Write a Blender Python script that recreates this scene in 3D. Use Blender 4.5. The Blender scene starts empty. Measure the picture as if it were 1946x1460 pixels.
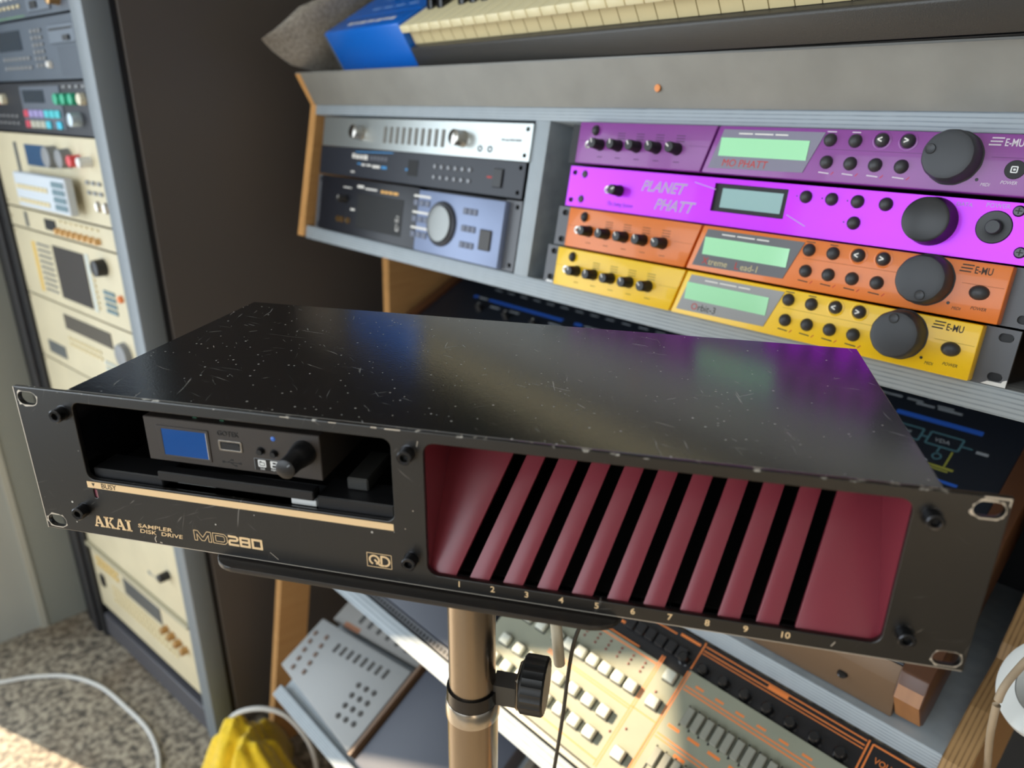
import bpy, bmesh, math, random
from mathutils import Vector, Matrix, noise
R = math.radians
scene = bpy.context.scene
col = scene.collection
random.seed(7)

# ------------------------------------------------------------------ camera, world, sun, exposure
cam_d = bpy.data.cameras.new('camera')
cam_d.sensor_width = 36.0
cam_d.lens = 1400.0 / 1946.0 * 36.0
cam_d.clip_start = 0.02
cam_d.dof.use_dof = True
cam_d.dof.focus_distance = 0.47
cam_d.dof.aperture_fstop = 6.3
cam = bpy.data.objects.new('camera', cam_d)
col.objects.link(cam)
CR = Vector((0.68498, 0.72856, 0.00179)); CD = Vector((0.26276, -0.24475, -0.93330)); CF = Vector((-0.67953, 0.63976, -0.35908))
cam.matrix_world = Matrix(((CR.x, -CD.x, -CF.x, 0), (CR.y, -CD.y, -CF.y, 0), (CR.z, -CD.z, -CF.z, 1.25), (0, 0, 0, 1)))
scene.camera = cam

world = bpy.data.worlds.new('daylight'); scene.world = world; world.use_nodes = True
wn = world.node_tree.nodes['Background']
wn.inputs[0].default_value = (0.83, 0.92, 1.0, 1); wn.inputs[1].default_value = 5.0

sun_d = bpy.data.lights.new('sun', 'SUN'); sun_d.energy = 17.0; sun_d.color = (1.0, 0.80, 0.55); sun_d.angle = R(0.6)
sun = bpy.data.objects.new('sun', sun_d); col.objects.link(sun)
SUN_DIR = Vector((0.920, 0.394, -0.65))
sun.rotation_euler = SUN_DIR.to_track_quat('-Z', 'Y').to_euler(); sun.location = (-4, -2, 4)

def portal(name, loc, rot, sx, sy):
    d = bpy.data.lights.new(name, 'AREA'); d.shape = 'RECTANGLE'; d.size = sx; d.size_y = sy
    d.cycles.is_portal = True
    o = bpy.data.objects.new(name, d); col.objects.link(o); o.location = loc; o.rotation_euler = rot
    return o
portal('window_portal', (-1.99, -0.95, 0.98), (0, R(-90), 0), 1.78, 1.70)
portal('window_portal', (-0.475, -2.45, 1.525), (R(90), 0, 0), 2.75, 1.85)

scene.view_settings.view_transform = 'Standard'
scene.view_settings.look = 'None'
scene.view_settings.exposure = -0.35
scene.view_settings.gamma = 1.0
scene.view_settings.use_curve_mapping = False

# ------------------------------------------------------------------ materials
def lin(c):
    return tuple(((v / 255) / 12.92 if v / 255 <= 0.04045 else ((v / 255 + 0.055) / 1.055) ** 2.4) for v in c)
MATS = {}
def mat(name, rgb, rough=0.5, metal=0.0, spec=0.5, var=0.0, vscale=40, bump=0.0, bscale=200, coat=0.0, emit=0.0, sheen=0.0):
    if name in MATS: return MATS[name]
    m = bpy.data.materials.new(name); m.use_nodes = True
    nt = m.node_tree; b = nt.nodes['Principled BSDF']
    c = lin(rgb) + (1,)
    b.inputs['Base Color'].default_value = c
    b.inputs['Roughness'].default_value = rough; b.inputs['Metallic'].default_value = metal
    b.inputs['Specular IOR Level'].default_value = spec
    b.inputs['Coat Weight'].default_value = coat
    if sheen: b.inputs['Sheen Weight'].default_value = sheen
    if emit:
        b.inputs['Emission Color'].default_value = c; b.inputs['Emission Strength'].default_value = emit
    tc = nt.nodes.new('ShaderNodeTexCoord')
    if var:
        n = nt.nodes.new('ShaderNodeTexNoise'); n.inputs['Scale'].default_value = vscale; n.inputs['Detail'].default_value = 4
        nt.links.new(tc.outputs['Object'], n.inputs['Vector'])
        hs = nt.nodes.new('ShaderNodeMix'); hs.data_type = 'RGBA'; hs.blend_type = 'MULTIPLY'
        rmp = nt.nodes.new('ShaderNodeMapRange'); rmp.inputs[1].default_value = 0.3; rmp.inputs[2].default_value = 0.7
        rmp.inputs[3].default_value = 1 - var; rmp.inputs[4].default_value = 1 + var
        nt.links.new(n.outputs['Fac'], rmp.inputs[0])
        hs.inputs[0].default_value = 1.0
        hs.inputs[6].default_value = c
        cmb = nt.nodes.new('ShaderNodeCombineColor')
        for i in range(3): nt.links.new(rmp.outputs[0], cmb.inputs[i])
        nt.links.new(cmb.outputs[0], hs.inputs[7])
        nt.links.new(hs.outputs[2], b.inputs['Base Color'])
    if bump:
        n = nt.nodes.new('ShaderNodeTexNoise'); n.inputs['Scale'].default_value = bscale; n.inputs['Detail'].default_value = 3
        nt.links.new(tc.outputs['Object'], n.inputs['Vector'])
        bp = nt.nodes.new('ShaderNodeBump'); bp.inputs['Strength'].default_value = bump; bp.inputs['Distance'].default_value = 0.001
        nt.links.new(n.outputs['Fac'], bp.inputs['Height']); nt.links.new(bp.outputs[0], b.inputs['Normal'])
    MATS[name] = m
    return m

def worn_mat(name, base, rough, speck=(190, 190, 185), density=0.62, left_bias=True, top_edge=None, ior=1.5, upright=False, amount=0.7):
    """black paint with chips, dust and fine line scratches"""
    m = mat(name, base, rough, 0.0, 0.5); m.node_tree.nodes['Principled BSDF'].inputs['IOR'].default_value = ior
    nt = m.node_tree; b = nt.nodes['Principled BSDF']; N = nt.nodes.new; L = nt.links.new
    tc = N('ShaderNodeTexCoord')
    def noise_(scale, vec, detail=2.0, dist=0.0):
        n = N('ShaderNodeTexNoise'); n.inputs['Scale'].default_value = scale; n.inputs['Detail'].default_value = detail
        n.inputs['Distortion'].default_value = dist
        L(vec, n.inputs['Vector']); return n.outputs['Fac']
    def math_(op, a, bb=None, clamp=False):
        n = N('ShaderNodeMath'); n.operation = op; n.use_clamp = clamp
        for i, v in enumerate((a, bb)):
            if v is None: continue
            if isinstance(v, (int, float)): n.inputs[i].default_value = v
            else: L(v, n.inputs[i])
        return n.outputs[0]
    def thr(v, lo, hi):
        n = N('ShaderNodeMapRange'); L(v, n.inputs[0]); n.inputs[1].default_value = lo; n.inputs[2].default_value = hi; return n.outputs[0]
    obj = tc.outputs['Object']
    sep = N('ShaderNodeSeparateXYZ'); L(obj, sep.inputs[0])
    area = noise_(14, obj, 3)
    # chips: small voronoi dots kept where their cell is random-high
    v = N('ShaderNodeTexVoronoi'); v.inputs['Scale'].default_value = 330; L(obj, v.inputs['Vector'])
    sc_ = N('ShaderNodeSeparateColor'); L(v.outputs['Color'], sc_.inputs[0])
    dots = thr(math_('SUBTRACT', math_('MULTIPLY', sc_.outputs[1], 0.24), v.outputs['Distance']), 0.0, 0.05)
    keep = math_('ADD', sc_.outputs[0], math_('MULTIPLY', area, 0.35))
    if left_bias:
        keep = math_('ADD', keep, math_('MULTIPLY', sep.outputs[0], -0.35))
    dots = math_('MULTIPLY', dots, thr(keep, density + 0.38, density + 0.42))
    # scratches: stretched noise in two directions
    scr = None
    for k, (ang, sx, sy) in enumerate(((22, 30, 700), (-38, 45, 800), (75, 26, 650), (5, 18, 900), (48, 70, 700))):
        m1 = N('ShaderNodeMapping'); m1.inputs['Rotation'].default_value = (R(ang) if False else 0, R(ang) if upright else 0, 0 if upright else R(ang))
        m1.inputs['Location'].default_value = (k * 0.37, k * 0.21, k * 0.11)
        wv = N('ShaderNodeTexNoise'); wv.inputs['Scale'].default_value = 30; L(obj, wv.inputs['Vector'])
        wa = N('ShaderNodeVectorMath'); wa.operation = 'MULTIPLY_ADD'; L(wv.outputs['Color'], wa.inputs[0]); wa.inputs[1].default_value = (0.008, 0.008, 0.008); L(obj, wa.inputs[2])
        L(wa.outputs[0], m1.inputs['Vector'])
        mp = N('ShaderNodeMapping'); mp.inputs['Scale'].default_value = (sx, 60, sy) if upright else (sx, sy, 60)
        L(m1.outputs[0], mp.inputs['Vector'])
        s = thr(noise_(1.0, mp.outputs[0], 1.0, 0.0), 0.735, 0.80)
        scr = s if scr is None else math_('MAXIMUM', scr, s)
    mask = thr(math_('ADD', noise_(26, obj, 2), math_('MULTIPLY', sep.outputs[0], -0.25 if left_bias else 0)), 0.43, 0.58)
    scr = math_('MULTIPLY', scr, math_('MULTIPLY', mask, amount))
    tot = math_('MAXIMUM', dots, scr)
    if top_edge is not None:
        e = thr(sep.outputs[2], top_edge - 0.0011, top_edge - 0.0002)
        en = thr(noise_(150, obj, 3), 0.60, 0.66)
        tot = math_('MAXIMUM', tot, math_('MULTIPLY', e, en))
    mx = N('ShaderNodeMix'); mx.data_type = 'RGBA'; L(tot, mx.inputs[0])
    mx.inputs[6].default_value = lin(base) + (1,); mx.inputs[7].default_value = lin(speck) + (1,)
    L(mx.outputs[2], b.inputs['Base Color'])
    rg = math_('ADD', math_('MULTIPLY', tot, 0.3), rough); L(rg, b.inputs['Roughness'])
    fb = N('ShaderNodeTexNoise'); fb.inputs['Scale'].default_value = 900; L(obj, fb.inputs['Vector'])
    bp = N('ShaderNodeBump'); bp.inputs['Strength'].default_value = 0.06; bp.inputs['Distance'].default_value = 0.0006
    L(fb.outputs['Fac'], bp.inputs['Height']); L(bp.outputs[0], b.inputs['Normal'])
    return m

def ply_mat(name, light, dark, axis=2, period=0.0033, rough=0.55):
    """edge of plywood: thin layers across one object axis"""
    m = mat(name, light, rough)
    nt = m.node_tree; b = nt.nodes['Principled BSDF']; N = nt.nodes.new; L = nt.links.new
    tc = N('ShaderNodeTexCoord'); sep = N('ShaderNodeSeparateXYZ'); L(tc.outputs['Object'], sep.inputs[0])
    ns = N('ShaderNodeTexNoise'); ns.inputs['Scale'].default_value = 12; L(tc.outputs['Object'], ns.inputs['Vector'])
    a = N('ShaderNodeMath'); a.operation = 'MULTIPLY_ADD'; L(ns.outputs['Fac'], a.inputs[0]); a.inputs[1].default_value = 0.0012; L(sep.outputs[axis], a.inputs[2])
    s = N('ShaderNodeMath'); s.operation = 'MULTIPLY'; L(a.outputs[0], s.inputs[0]); s.inputs[1].default_value = 2 * math.pi / period
    sn = N('ShaderNodeMath'); sn.operation = 'SINE'; L(s.outputs[0], sn.inputs[0])
    mr = N('ShaderNodeMapRange'); L(sn.outputs[0], mr.inputs[0]); mr.inputs[1].default_value = 0.1; mr.inputs[2].default_value = 0.9
    gr = N('ShaderNodeTexNoise'); gr.inputs['Scale'].default_value = 60; gr.inputs['Detail'].default_value = 5; L(tc.outputs['Object'], gr.inputs['Vector'])
    mu = N('ShaderNodeMath'); mu.operation = 'MULTIPLY'; L(mr.outputs[0], mu.inputs[0]); L(gr.outputs['Fac'], mu.inputs[1])
    mx = N('ShaderNodeMix'); mx.data_type = 'RGBA'; L(mu.outputs[0], mx.inputs[0])
    mx.inputs[6].default_value = lin(light) + (1,); mx.inputs[7].default_value = lin(dark) + (1,)
    L(mx.outputs[2], b.inputs['Base Color'])
    return m

def wood_mat(name, a_, b_, scale=(2, 30, 2), rough=0.45):
    m = mat(name, a_, rough)
    nt = m.node_tree; b = nt.nodes['Principled BSDF']; N = nt.nodes.new; L = nt.links.new
    tc = N('ShaderNodeTexCoord'); mp = N('ShaderNodeMapping'); mp.inputs['Scale'].default_value = scale
    L(tc.outputs['Object'], mp.inputs['Vector'])
    ns = N('ShaderNodeTexNoise'); ns.inputs['Scale'].default_value = 4; ns.inputs['Detail'].default_value = 6; L(mp.outputs[0], ns.inputs['Vector'])
    mx = N('ShaderNodeMix'); mx.data_type = 'RGBA'; L(ns.outputs['Fac'], mx.inputs[0])
    mx.inputs[6].default_value = lin(a_) + (1,); mx.inputs[7].default_value = lin(b_) + (1,)
    L(mx.outputs[2], b.inputs['Base Color'])
    return m

def stone_mat():
    m = mat('speckled_stone', (150, 145, 135), 0.5)
    nt = m.node_tree; b = nt.nodes['Principled BSDF']; N = nt.nodes.new; L = nt.links.new
    tc = N('ShaderNodeTexCoord')
    n1 = N('ShaderNodeTexNoise'); n1.inputs['Scale'].default_value = 62; n1.inputs['Detail'].default_value = 4; n1.inputs['Roughness'].default_value = 0.65; L(tc.outputs['Object'], n1.inputs['Vector'])
    cr = N('ShaderNodeValToRGB'); e = cr.color_ramp.elements
    e[0].position = 0.36; e[0].color = lin((70, 66, 62)) + (1,); e[1].position = 0.60; e[1].color = lin((176, 166, 148)) + (1,)
    x = cr.color_ramp.elements.new(0.46); x.color = lin((122, 114, 102)) + (1,)
    L(n1.outputs['Fac'], cr.inputs[0])
    n2 = N('ShaderNodeTexNoise'); n2.inputs['Scale'].default_value = 5; n2.inputs['Detail'].default_value = 5; L(tc.outputs['Object'], n2.inputs['Vector'])
    mr = N('ShaderNodeMapRange'); L(n2.outputs['Fac'], mr.inputs[0]); mr.inputs[1].default_value = 0.5; mr.inputs[2].default_value = 0.68
    mx = N('ShaderNodeMix'); mx.data_type = 'RGBA'; mx.blend_type = 'MIX'; L(mr.outputs[0], mx.inputs[0])
    L(cr.outputs[0], mx.inputs[6]); mx.inputs[7].default_value = lin((112, 90, 66)) + (1,)
    mx2 = N('ShaderNodeMix'); mx2.data_type = 'RGBA'; mx2.inputs[0].default_value = 0.5; L(cr.outputs[0], mx2.inputs[6]); L(mx.outputs[2], mx2.inputs[7])
    L(mx2.outputs[2], b.inputs['Base Color'])
    bp = N('ShaderNodeBump'); bp.inputs['Strength'].default_value = 0.25; bp.inputs['Distance'].default_value = 0.002
    L(n1.outputs['Fac'], bp.inputs['Height']); L(bp.outputs[0], b.inputs['Normal'])
    return m

M_BLACKTOP = worn_mat('black_enamel_worn', (15, 16, 19), 0.15, density=0.56, ior=3.0)
M_PANEL = worn_mat('black_anodised_panel', (22, 20, 18), 0.32, (190, 185, 175), 0.70, True, 0.088, 1.7, True, 0.3)
M_DARK = mat('black_inside', (9, 9, 10), 0.55)
M_BLACKPL = mat('black_plastic', (24, 24, 26), 0.38, var=0.15)
M_SATIN = mat('satin_black_bezel', (60, 54, 50), 0.38, bump=0.05, bscale=1500)
M_RED = mat('maroon_plastic', (132, 50, 62), 0.30, spec=0.5)
M_CREAMPRINT = mat('cream_print', (240, 205, 155), 0.6)
M_BARE = mat('bare_aluminium', (225, 215, 200), 0.35, 0.6)
M_STEELBLK = mat('blackened_steel', (66, 66, 68), 0.22, 0.9)
M_CHROME = mat('steel', (190, 185, 178), 0.22, 1.0)
M_POLE = mat('brushed_stainless', (150, 138, 124), 0.26, 1.0, bump=0.05, bscale=600)
M_BLUELCD = mat('blue_lcd', (18, 78, 150), 0.12, coat=0.4)
M_BLUELED = mat('blue_led', (60, 110, 200), 0.2)
M_WHITEPL = mat('white_plastic', (225, 226, 224), 0.4)
M_GREYPLY = ply_mat('grey_stained_plywood_edge', (166, 175, 181), (108, 118, 126), 2, 0.0036)
M_GREYPLYV = ply_mat('grey_stained_plywood_edge_upright', (166, 175, 181), (118, 128, 136), 0, 0.0040)
M_GREYTOP = mat('grey_painted_board', (140, 138, 131), 0.42, var=0.10, vscale=18, bump=0.06, bscale=700)
M_PINE = wood_mat('warm_birch', (205, 160, 105), (180, 132, 80), (3, 3, 30))
M_PLYR = ply_mat('birch_plywood_edge', (186, 148, 100), (96, 66, 40), 0, 0.0042)
M_WALNUT = wood_mat('brown_cheek_wood', (98, 62, 40), (66, 40, 26), (3, 40, 3), 0.35)
M_WALNUTEND = wood_mat('cheek_end_grain', (176, 120, 66), (130, 82, 44), (30, 3, 3), 0.4)
M_STONE = stone_mat()

# ------------------------------------------------------------------ helpers (local units: millimetres)
MM = 0.001
def link(o, parent=None):
    col.objects.link(o)
    if parent is not None: o.parent = parent
    return o
def obj_(name, me, m, parent=None, loc=None):
    if m is not None and not me.materials: me.materials.append(m)
    o = bpy.data.objects.new(name, me); link(o, parent)
    if loc is not None: o.location = Vector(loc) * MM
    return o
def bm_mesh(bm, name, smooth=None):
    bmesh.ops.recalc_face_normals(bm, faces=bm.faces[:])
    me = bpy.data.meshes.new(name); bm.to_mesh(me); bm.free()
    if smooth:
        for p in me.polygons: p.use_smooth = True
        me.set_sharp_from_angle(angle=R(smooth))
    return me
CACHE = {}
def box_mesh(sx, sy, sz, bev=0.0, seg=1):
    k = ('box', round(sx, 4), round(sy, 4), round(sz, 4), bev, seg)
    bm = bmesh.new()
    bmesh.ops.create_cube(bm, size=1.0)
    bmesh.ops.scale(bm, vec=(sx * MM, sy * MM, sz * MM), verts=bm.verts[:])
    if bev:
        bmesh.ops.bevel(bm, geom=bm.edges[:], offset=bev * MM, segments=seg, profile=0.5, affect='EDGES')
    return k, bm
def box(name, x0, x1, y0, y1, z0, z1, m, parent=None, bev=0.0, seg=1):
    sx, sy, sz = x1 - x0, y1 - y0, z1 - z0
    k = ('box', round(sx, 3), round(sy, 3), round(sz, 3), bev, seg, m.name)
    if k not in CACHE:
        _, bm = box_mesh(sx, sy, sz, bev, seg)
        me = bm_mesh(bm, name, 35 if bev else None); me.materials.append(m); CACHE[k] = me
    return obj_(name, CACHE[k], None, parent, ((x0 + x1) / 2, (y0 + y1) / 2, (z0 + z1) / 2))
def boxes(name, lst, m, parent=None):
    """several boxes of ONE piece"""
    bm = bmesh.new()
    for (x0, x1, y0, y1, z0, z1) in lst:
        r = bmesh.ops.create_cube(bm, size=1.0)
        bmesh.ops.scale(bm, vec=((x1 - x0) * MM, (y1 - y0) * MM, (z1 - z0) * MM), verts=r['verts'])
        bmesh.ops.translate(bm, vec=((x0 + x1) / 2 * MM, (y0 + y1) / 2 * MM, (z0 + z1) / 2 * MM), verts=r['verts'])
    return obj_(name, bm_mesh(bm, name), m, parent)
def prism(name, poly, y0, y1, m, parent=None, bev=0.0):
    """polygon in x,z extruded along y"""
    bm = bmesh.new()
    a = [bm.verts.new((x * MM, y0 * MM, z * MM)) for x, z in poly]
    b = [bm.verts.new((x * MM, y1 * MM, z * MM)) for x, z in poly]
    n = len(poly)
    bm.faces.new(a); bm.faces.new(b[::-1])
    for i in range(n): bm.faces.new((a[i], b[i], b[(i + 1) % n], a[(i + 1) % n]))
    if bev:
        bmesh.ops.bevel(bm, geom=bm.edges[:], offset=bev * MM, segments=2, profile=0.5, affect='EDGES')
    return obj_(name, bm_mesh(bm, name, 35 if bev else None), m, parent)
def prismx(name, poly, x0, x1, m, parent=None, bev=0.0):
    """polygon in y,z extruded along x"""
    bm = bmesh.new()
    a = [bm.verts.new((x0 * MM, y * MM, z * MM)) for y, z in poly]
    b = [bm.verts.new((x1 * MM, y * MM, z * MM)) for y, z in poly]
    n = len(poly)
    bm.faces.new(a); bm.faces.new(b[::-1])
    for i in range(n): bm.faces.new((a[i], b[i], b[(i + 1) % n], a[(i + 1) % n]))
    if bev:
        bmesh.ops.bevel(bm, geom=bm.edges[:], offset=bev * MM, segments=2, profile=0.5, affect='EDGES')
    return obj_(name, bm_mesh(bm, name, 35 if bev else None), m, parent)
def lathe_mesh(prof, seg=24, sx=1.0, flute=0, fl=0.0):
    """profile (r, y) turned about the y axis, y<0 is outwards"""
    bm = bmesh.new(); rings = []
    for r, y in prof:
        if r <= 1e-6: rings.append([bm.verts.new((0, y * MM, 0))]); continue
        ring = []
        for i in range(seg):
            t = 2 * math.pi * i / seg
            rr = r * (1 - fl * (0.5 + 0.5 * math.cos(flute * t))) if flute else r
            ring.append(bm.verts.new((rr * sx * math.cos(t) * MM, y * MM, rr * math.sin(t) * MM)))
        rings.append(ring)
    for a, b in zip(rings, rings[1:]):
        if len(a) == 1 and len(b) == 1: continue
        for i in range(seg):
            j = (i + 1) % seg
            if len(a) == 1: bm.faces.new((a[0], b[j], b[i]))
            elif len(b) == 1: bm.faces.new((a[i], a[j], b[0]))
            else: bm.faces.new((a[i], a[j], b[j], b[i]))
    return bm
def turned(name, key, prof, x, z, m, parent, y=0.0, seg=24, sx=1.0, flute=0, fl=0.0, sharp=40):
    k = ('lathe', key, m.name)
    if k not in CACHE:
        me = bm_mesh(lathe_mesh(prof, seg, sx, flute, fl), name, sharp); me.materials.append(m); CACHE[k] = me
    return obj_(name, CACHE[k], None, parent, (x, y, z))
def plate(name, outer, holes, y0, y1, m, parent=None, bev=0.0):
    """flat plate in x,z with holes"""
    cu = bpy.data.curves.new(name, 'CURVE'); cu.dimensions = '2D'; cu.fill_mode = 'BOTH'
    cu.extrude = (y1 - y0) / 2 * MM - bev * MM; cu.bevel_depth = bev * MM; cu.bevel_resolution = 1; cu.offset = -bev * MM
    for loop in [outer] + list(holes):
        s = cu.splines.new('POLY'); s.points.add(len(loop) - 1); s.use_cyclic_u = True
        for p, (x, z) in zip(s.points, loop): p.co = (x * MM, z * MM, 0, 1)
    t = bpy.data.objects.new('tmp', cu); col.objects.link(t)
    dg = bpy.context.evaluated_depsgraph_get()
    me = bpy.data.meshes.new_from_object(t.evaluated_get(dg))
    bpy.data.objects.remove(t); bpy.data.curves.remove(cu)
    yc = (y0 + y1) / 2 * MM
    for v in me.vertices:
        x, yy, zz = v.co; v.co = (x, yc - zz, yy)
    me.materials.clear()
    return obj_(name, me, m, parent)
def rrect(x0, x1, z0, z1, r, n=5):
    pts = []
    for cx, cz, a0 in ((x1 - r, z1 - r, 0), (x0 + r, z1 - r, 90), (x0 + r, z0 + r, 180), (x1 - r, z0 + r, 270)):
        for i in range(n + 1):
            a = R(a0 + 90 * i / n); pts.append((cx + r * math.cos(a), cz + r * math.sin(a)))
    return pts
def text(name, s, x, z, size, m, parent, y=-0.25, sx=1.0, shear=0.0, align='LEFT', ext=0.1, bold=0.0):
    cu = bpy.data.curves.new(name, 'FONT'); cu.body = s; cu.size = size * MM; cu.shear = shear; cu.align_x = align
    cu.extrude = ext * MM; cu.resolution_u = 3; cu.offset = bold * MM
    t = bpy.data.objects.new('tmp', cu); col.objects.link(t)
    dg = bpy.context.evaluated_depsgraph_get()
    me = bpy.data.meshes.new_from_object(t.evaluated_get(dg))
    bpy.data.objects.remove(t); bpy.data.curves.remove(cu)
    for v in me.vertices:
        a, b, c = v.co; v.co = (a * sx, -c, b)
    me.materials.clear()
    return obj_(name, me, m, parent, (x, y, z))
def strokes(name, segs, y, m, parent, ext=0.12):
    """flat print made from quads: (x0,z0,x1,z1,width)"""
    bm = bmesh.new()
    for i, (x0, z0, x1, z1, w) in enumerate(segs):
        d = Vector((x1 - x0, z1 - z0)); L = d.length
        if L < 1e-6: continue
        d /= L; n = Vector((-d.y, d.x)) * w / 2
        yy = y - 0.004 * (i % 5)
        p = [(x0 + n.x, z0 + n.y), (x0 - n.x, z0 - n.y), (x1 - n.x, z1 - n.y), (x1 + n.x, z1 + n.y)]
        a = [bm.verts.new((px * MM, yy * MM, pz * MM)) for px, pz in p]
        b = [bm.verts.new((px * MM, (y + ext) * MM, pz * MM)) for px, pz in p]
        bm.faces.new(a); bm.faces.new(b[::-1])
        for k in range(4): bm.faces.new((a[k], b[k], b[(k + 1) % 4], a[(k + 1) % 4]))
    return obj_(name, bm_mesh(bm, name), m, parent)
def poly_print(name, polys, y, m, parent, ext=0.12):
    bm = bmesh.new()
    for poly in polys:
        a = [bm.verts.new((px * MM, y * MM, pz * MM)) for px, pz in poly]
        b = [bm.verts.new((px * MM, (y + ext) * MM, pz * MM)) for px, pz in poly]
        bm.faces.new(a); bm.faces.new(b[::-1]); n = len(poly)
        for k in range(n): bm.faces.new((a[k], b[k], b[(k + 1) % n], a[(k + 1) % n]))
    return obj_(name, bm_mesh(bm, name), m, parent)
def tube(name, pts, r, m, parent=None, seg=10, closed=False, world=True):
    """smooth round cable through points (metres)"""
    P = [Vector(p) for p in pts]; out = []
    n = len(P)
    for i in range(n - 1):
        p0 = P[max(i - 1, 0)]; p1 = P[i]; p2 = P[i + 1]; p3 = P[min(i + 2, n - 1)]
        for k in range(8):
            t = k / 8
            out.append(0.5 * ((2 * p1) + (p2 - p0) * t + (2 * p0 - 5 * p1 + 4 * p2 - p3) * t * t + (3 * p1 - p0 - 3 * p2 + p3) * t ** 3))
    out.append(P[-1])
    bm = bmesh.new(); rings = []; up = Vector((0, 0, 1))
    for i, p in enumerate(out):
        d = (out[min(i + 1, len(out) - 1)] - out[max(i - 1, 0)]).normalized()
        a = d.cross(up)
        if a.length < 1e-3: a = d.cross(Vector((1, 0, 0)))
        a.normalize(); b = d.cross(a).normalized()
        rings.append([bm.verts.new(p + (a * math.cos(2 * math.pi * k / seg) + b * math.sin(2 * math.pi * k / seg)) * r) for k in range(seg)])
    for A, B in zip(rings, rings[1:]):
        for k in range(seg): bm.faces.new((A[k], A[(k + 1) % seg], B[(k + 1) % seg], B[k]))
    bm.faces.new(rings[0][::-1]); bm.faces.new(rings[-1])
    return obj_(name, bm_mesh(bm, name, 60), m, parent)
def thing(name, label, cat, group=None, origin=(0, 0, 0), xaxis=(1, 0, 0), zaxis=(0, 0, 1)):
    o = bpy.data.objects.new(name, None); col.objects.link(o); o.empty_display_size = 0.02
    x = Vector(xaxis).normalized(); z = Vector(zaxis); z = (z - x * z.dot(x)).normalized(); y = z.cross(x)
    o.matrix_world = Matrix(((x.x, y.x, z.x, origin[0]), (x.y, y.y, z.y, origin[1]), (x.z, y.z, z.z, origin[2]), (0, 0, 0, 1)))
    tag(o, label, cat, group)
    return o
def tag(o, label, cat, group=None):
    o['label'] = label; o['category'] = cat
    if group: o['group'] = group
    return o
def struct(o):
    o['kind'] = 'structure'; return o

# ------------------------------------------------------------------ the room (metres given as mm)
M_WALL = mat('grey_green_wall', (168, 171, 167), 0.55, var=0.06, vscale=3)
M_WALLB = mat('dark_back_wall', (58, 56, 54), 0.7, var=0.08, vscale=3)
M_CEIL = mat('off_white_ceiling', (205, 202, 195), 0.8)
struct(box('floor', -2050, 2300, -2500, 1500, -60, 0, M_STONE))
struct(box('ceiling', -2050, 2300, -2500, 1500, 2550, 2610, M_CEIL))
struct(box('wall_back', -2050, 2300, 1400, 1500, 0, 2550, M_WALLB))
struct(boxes('wall_left', [(-2050, -1930, -100, 1400, 0, 2550), (-2050, -1930, -2500, -1800, 0, 2550), (-2050, -1930, -1800, -100, 1860, 2550), (-2050, -1930, -1800, -100, 0, 90)], M_WALL))
struct(boxes('wall_front', [(-1930, -1850, -2500, -2400, 0, 2550), (900, 2300, -2500, -2400, 0, 2550), (-1850, 900, -2500, -2400, 2450, 2550), (-1850, 900, -2500, -2400, 0, 600)], M_CEIL))
struct(box('wall_right', 2200, 2300, -2400, 1400, 0, 2550, M_CEIL))
struct(box('baseboard_left', -1930, -1921, 190, 1400, 0, 2550, mat('grey_wall_lining', (142, 146, 140), 0.5)))
struct(box('trim_1', -1930, -1918, 176, 190, 0, 2550, mat('pale_wall_bead', (180, 180, 170), 0.5)))

# ------------------------------------------------------------------ studio console
FO = Vector((-0.6032, 0.6193, 1.0496))          # left foot of the right rack bay, on the tilted rack face
TILT = R(11.3)
FU = Vector((0, math.sin(TILT), math.cos(TILT)))
con = thing('studio_console', 'grey plywood studio console with tiers of rack bays and shelves behind the black rack unit', 'console', origin=(-0.6032, 0.6193, 0))
# local: x from the foot of the bay, y into the console, z up; mm
cx0, cx1 = -590, 508
prof = [(16, 1290 - 0), (40, 1243), (-8, 1032), (165, 1032), (156, 820), (8, 716), (-12, 690), (-190, 555), (-190, 530), (20, 530), (20, 560), (500, 700), (500, 1290)]
def side_panel(name, x0, x1, medge, mface, poly):
    o = prismx(name, poly, x0, x1, mface, con)
    o.data.materials.append(medge)
    for p in o.data.polygons:
        if abs(p.normal.x) < 0.5: p.material_index = 1
    return o
side_panel('side_panel', -590, -570, mat('birch_edge', (214, 160, 98), 0.5, var=0.12, vscale=30), M_PINE, prof)
side_panel('side_panel', 508, 530, M_PLYR, M_PINE, [(16, 1290), (40, 1243), (-8, 1032), (190, 1032), (181, 790), (131, 756), (122, 742), (51, 731), (-9, 711), (-190, 575), (-190, 530), (20, 530), (500, 700), (500, 1290)])
prismx('leg', [(-192, 0), (-128, 0), (-37, 530), (-101, 530)], -590, -570, M_PINE, con)
prismx('leg', [(-192, 0), (-128, 0), (-37, 530), (-101, 530)], 508, 530, M_PINE, con)
prismx('top_fascia', [(36, 1243), (14, 1290), (30, 1290), (52, 1243)], -570, 700, M_GREYTOP, con)
box('top_board', -590, 700, 17, 500, 1290, 1292, M_GREYTOP, con)
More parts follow.
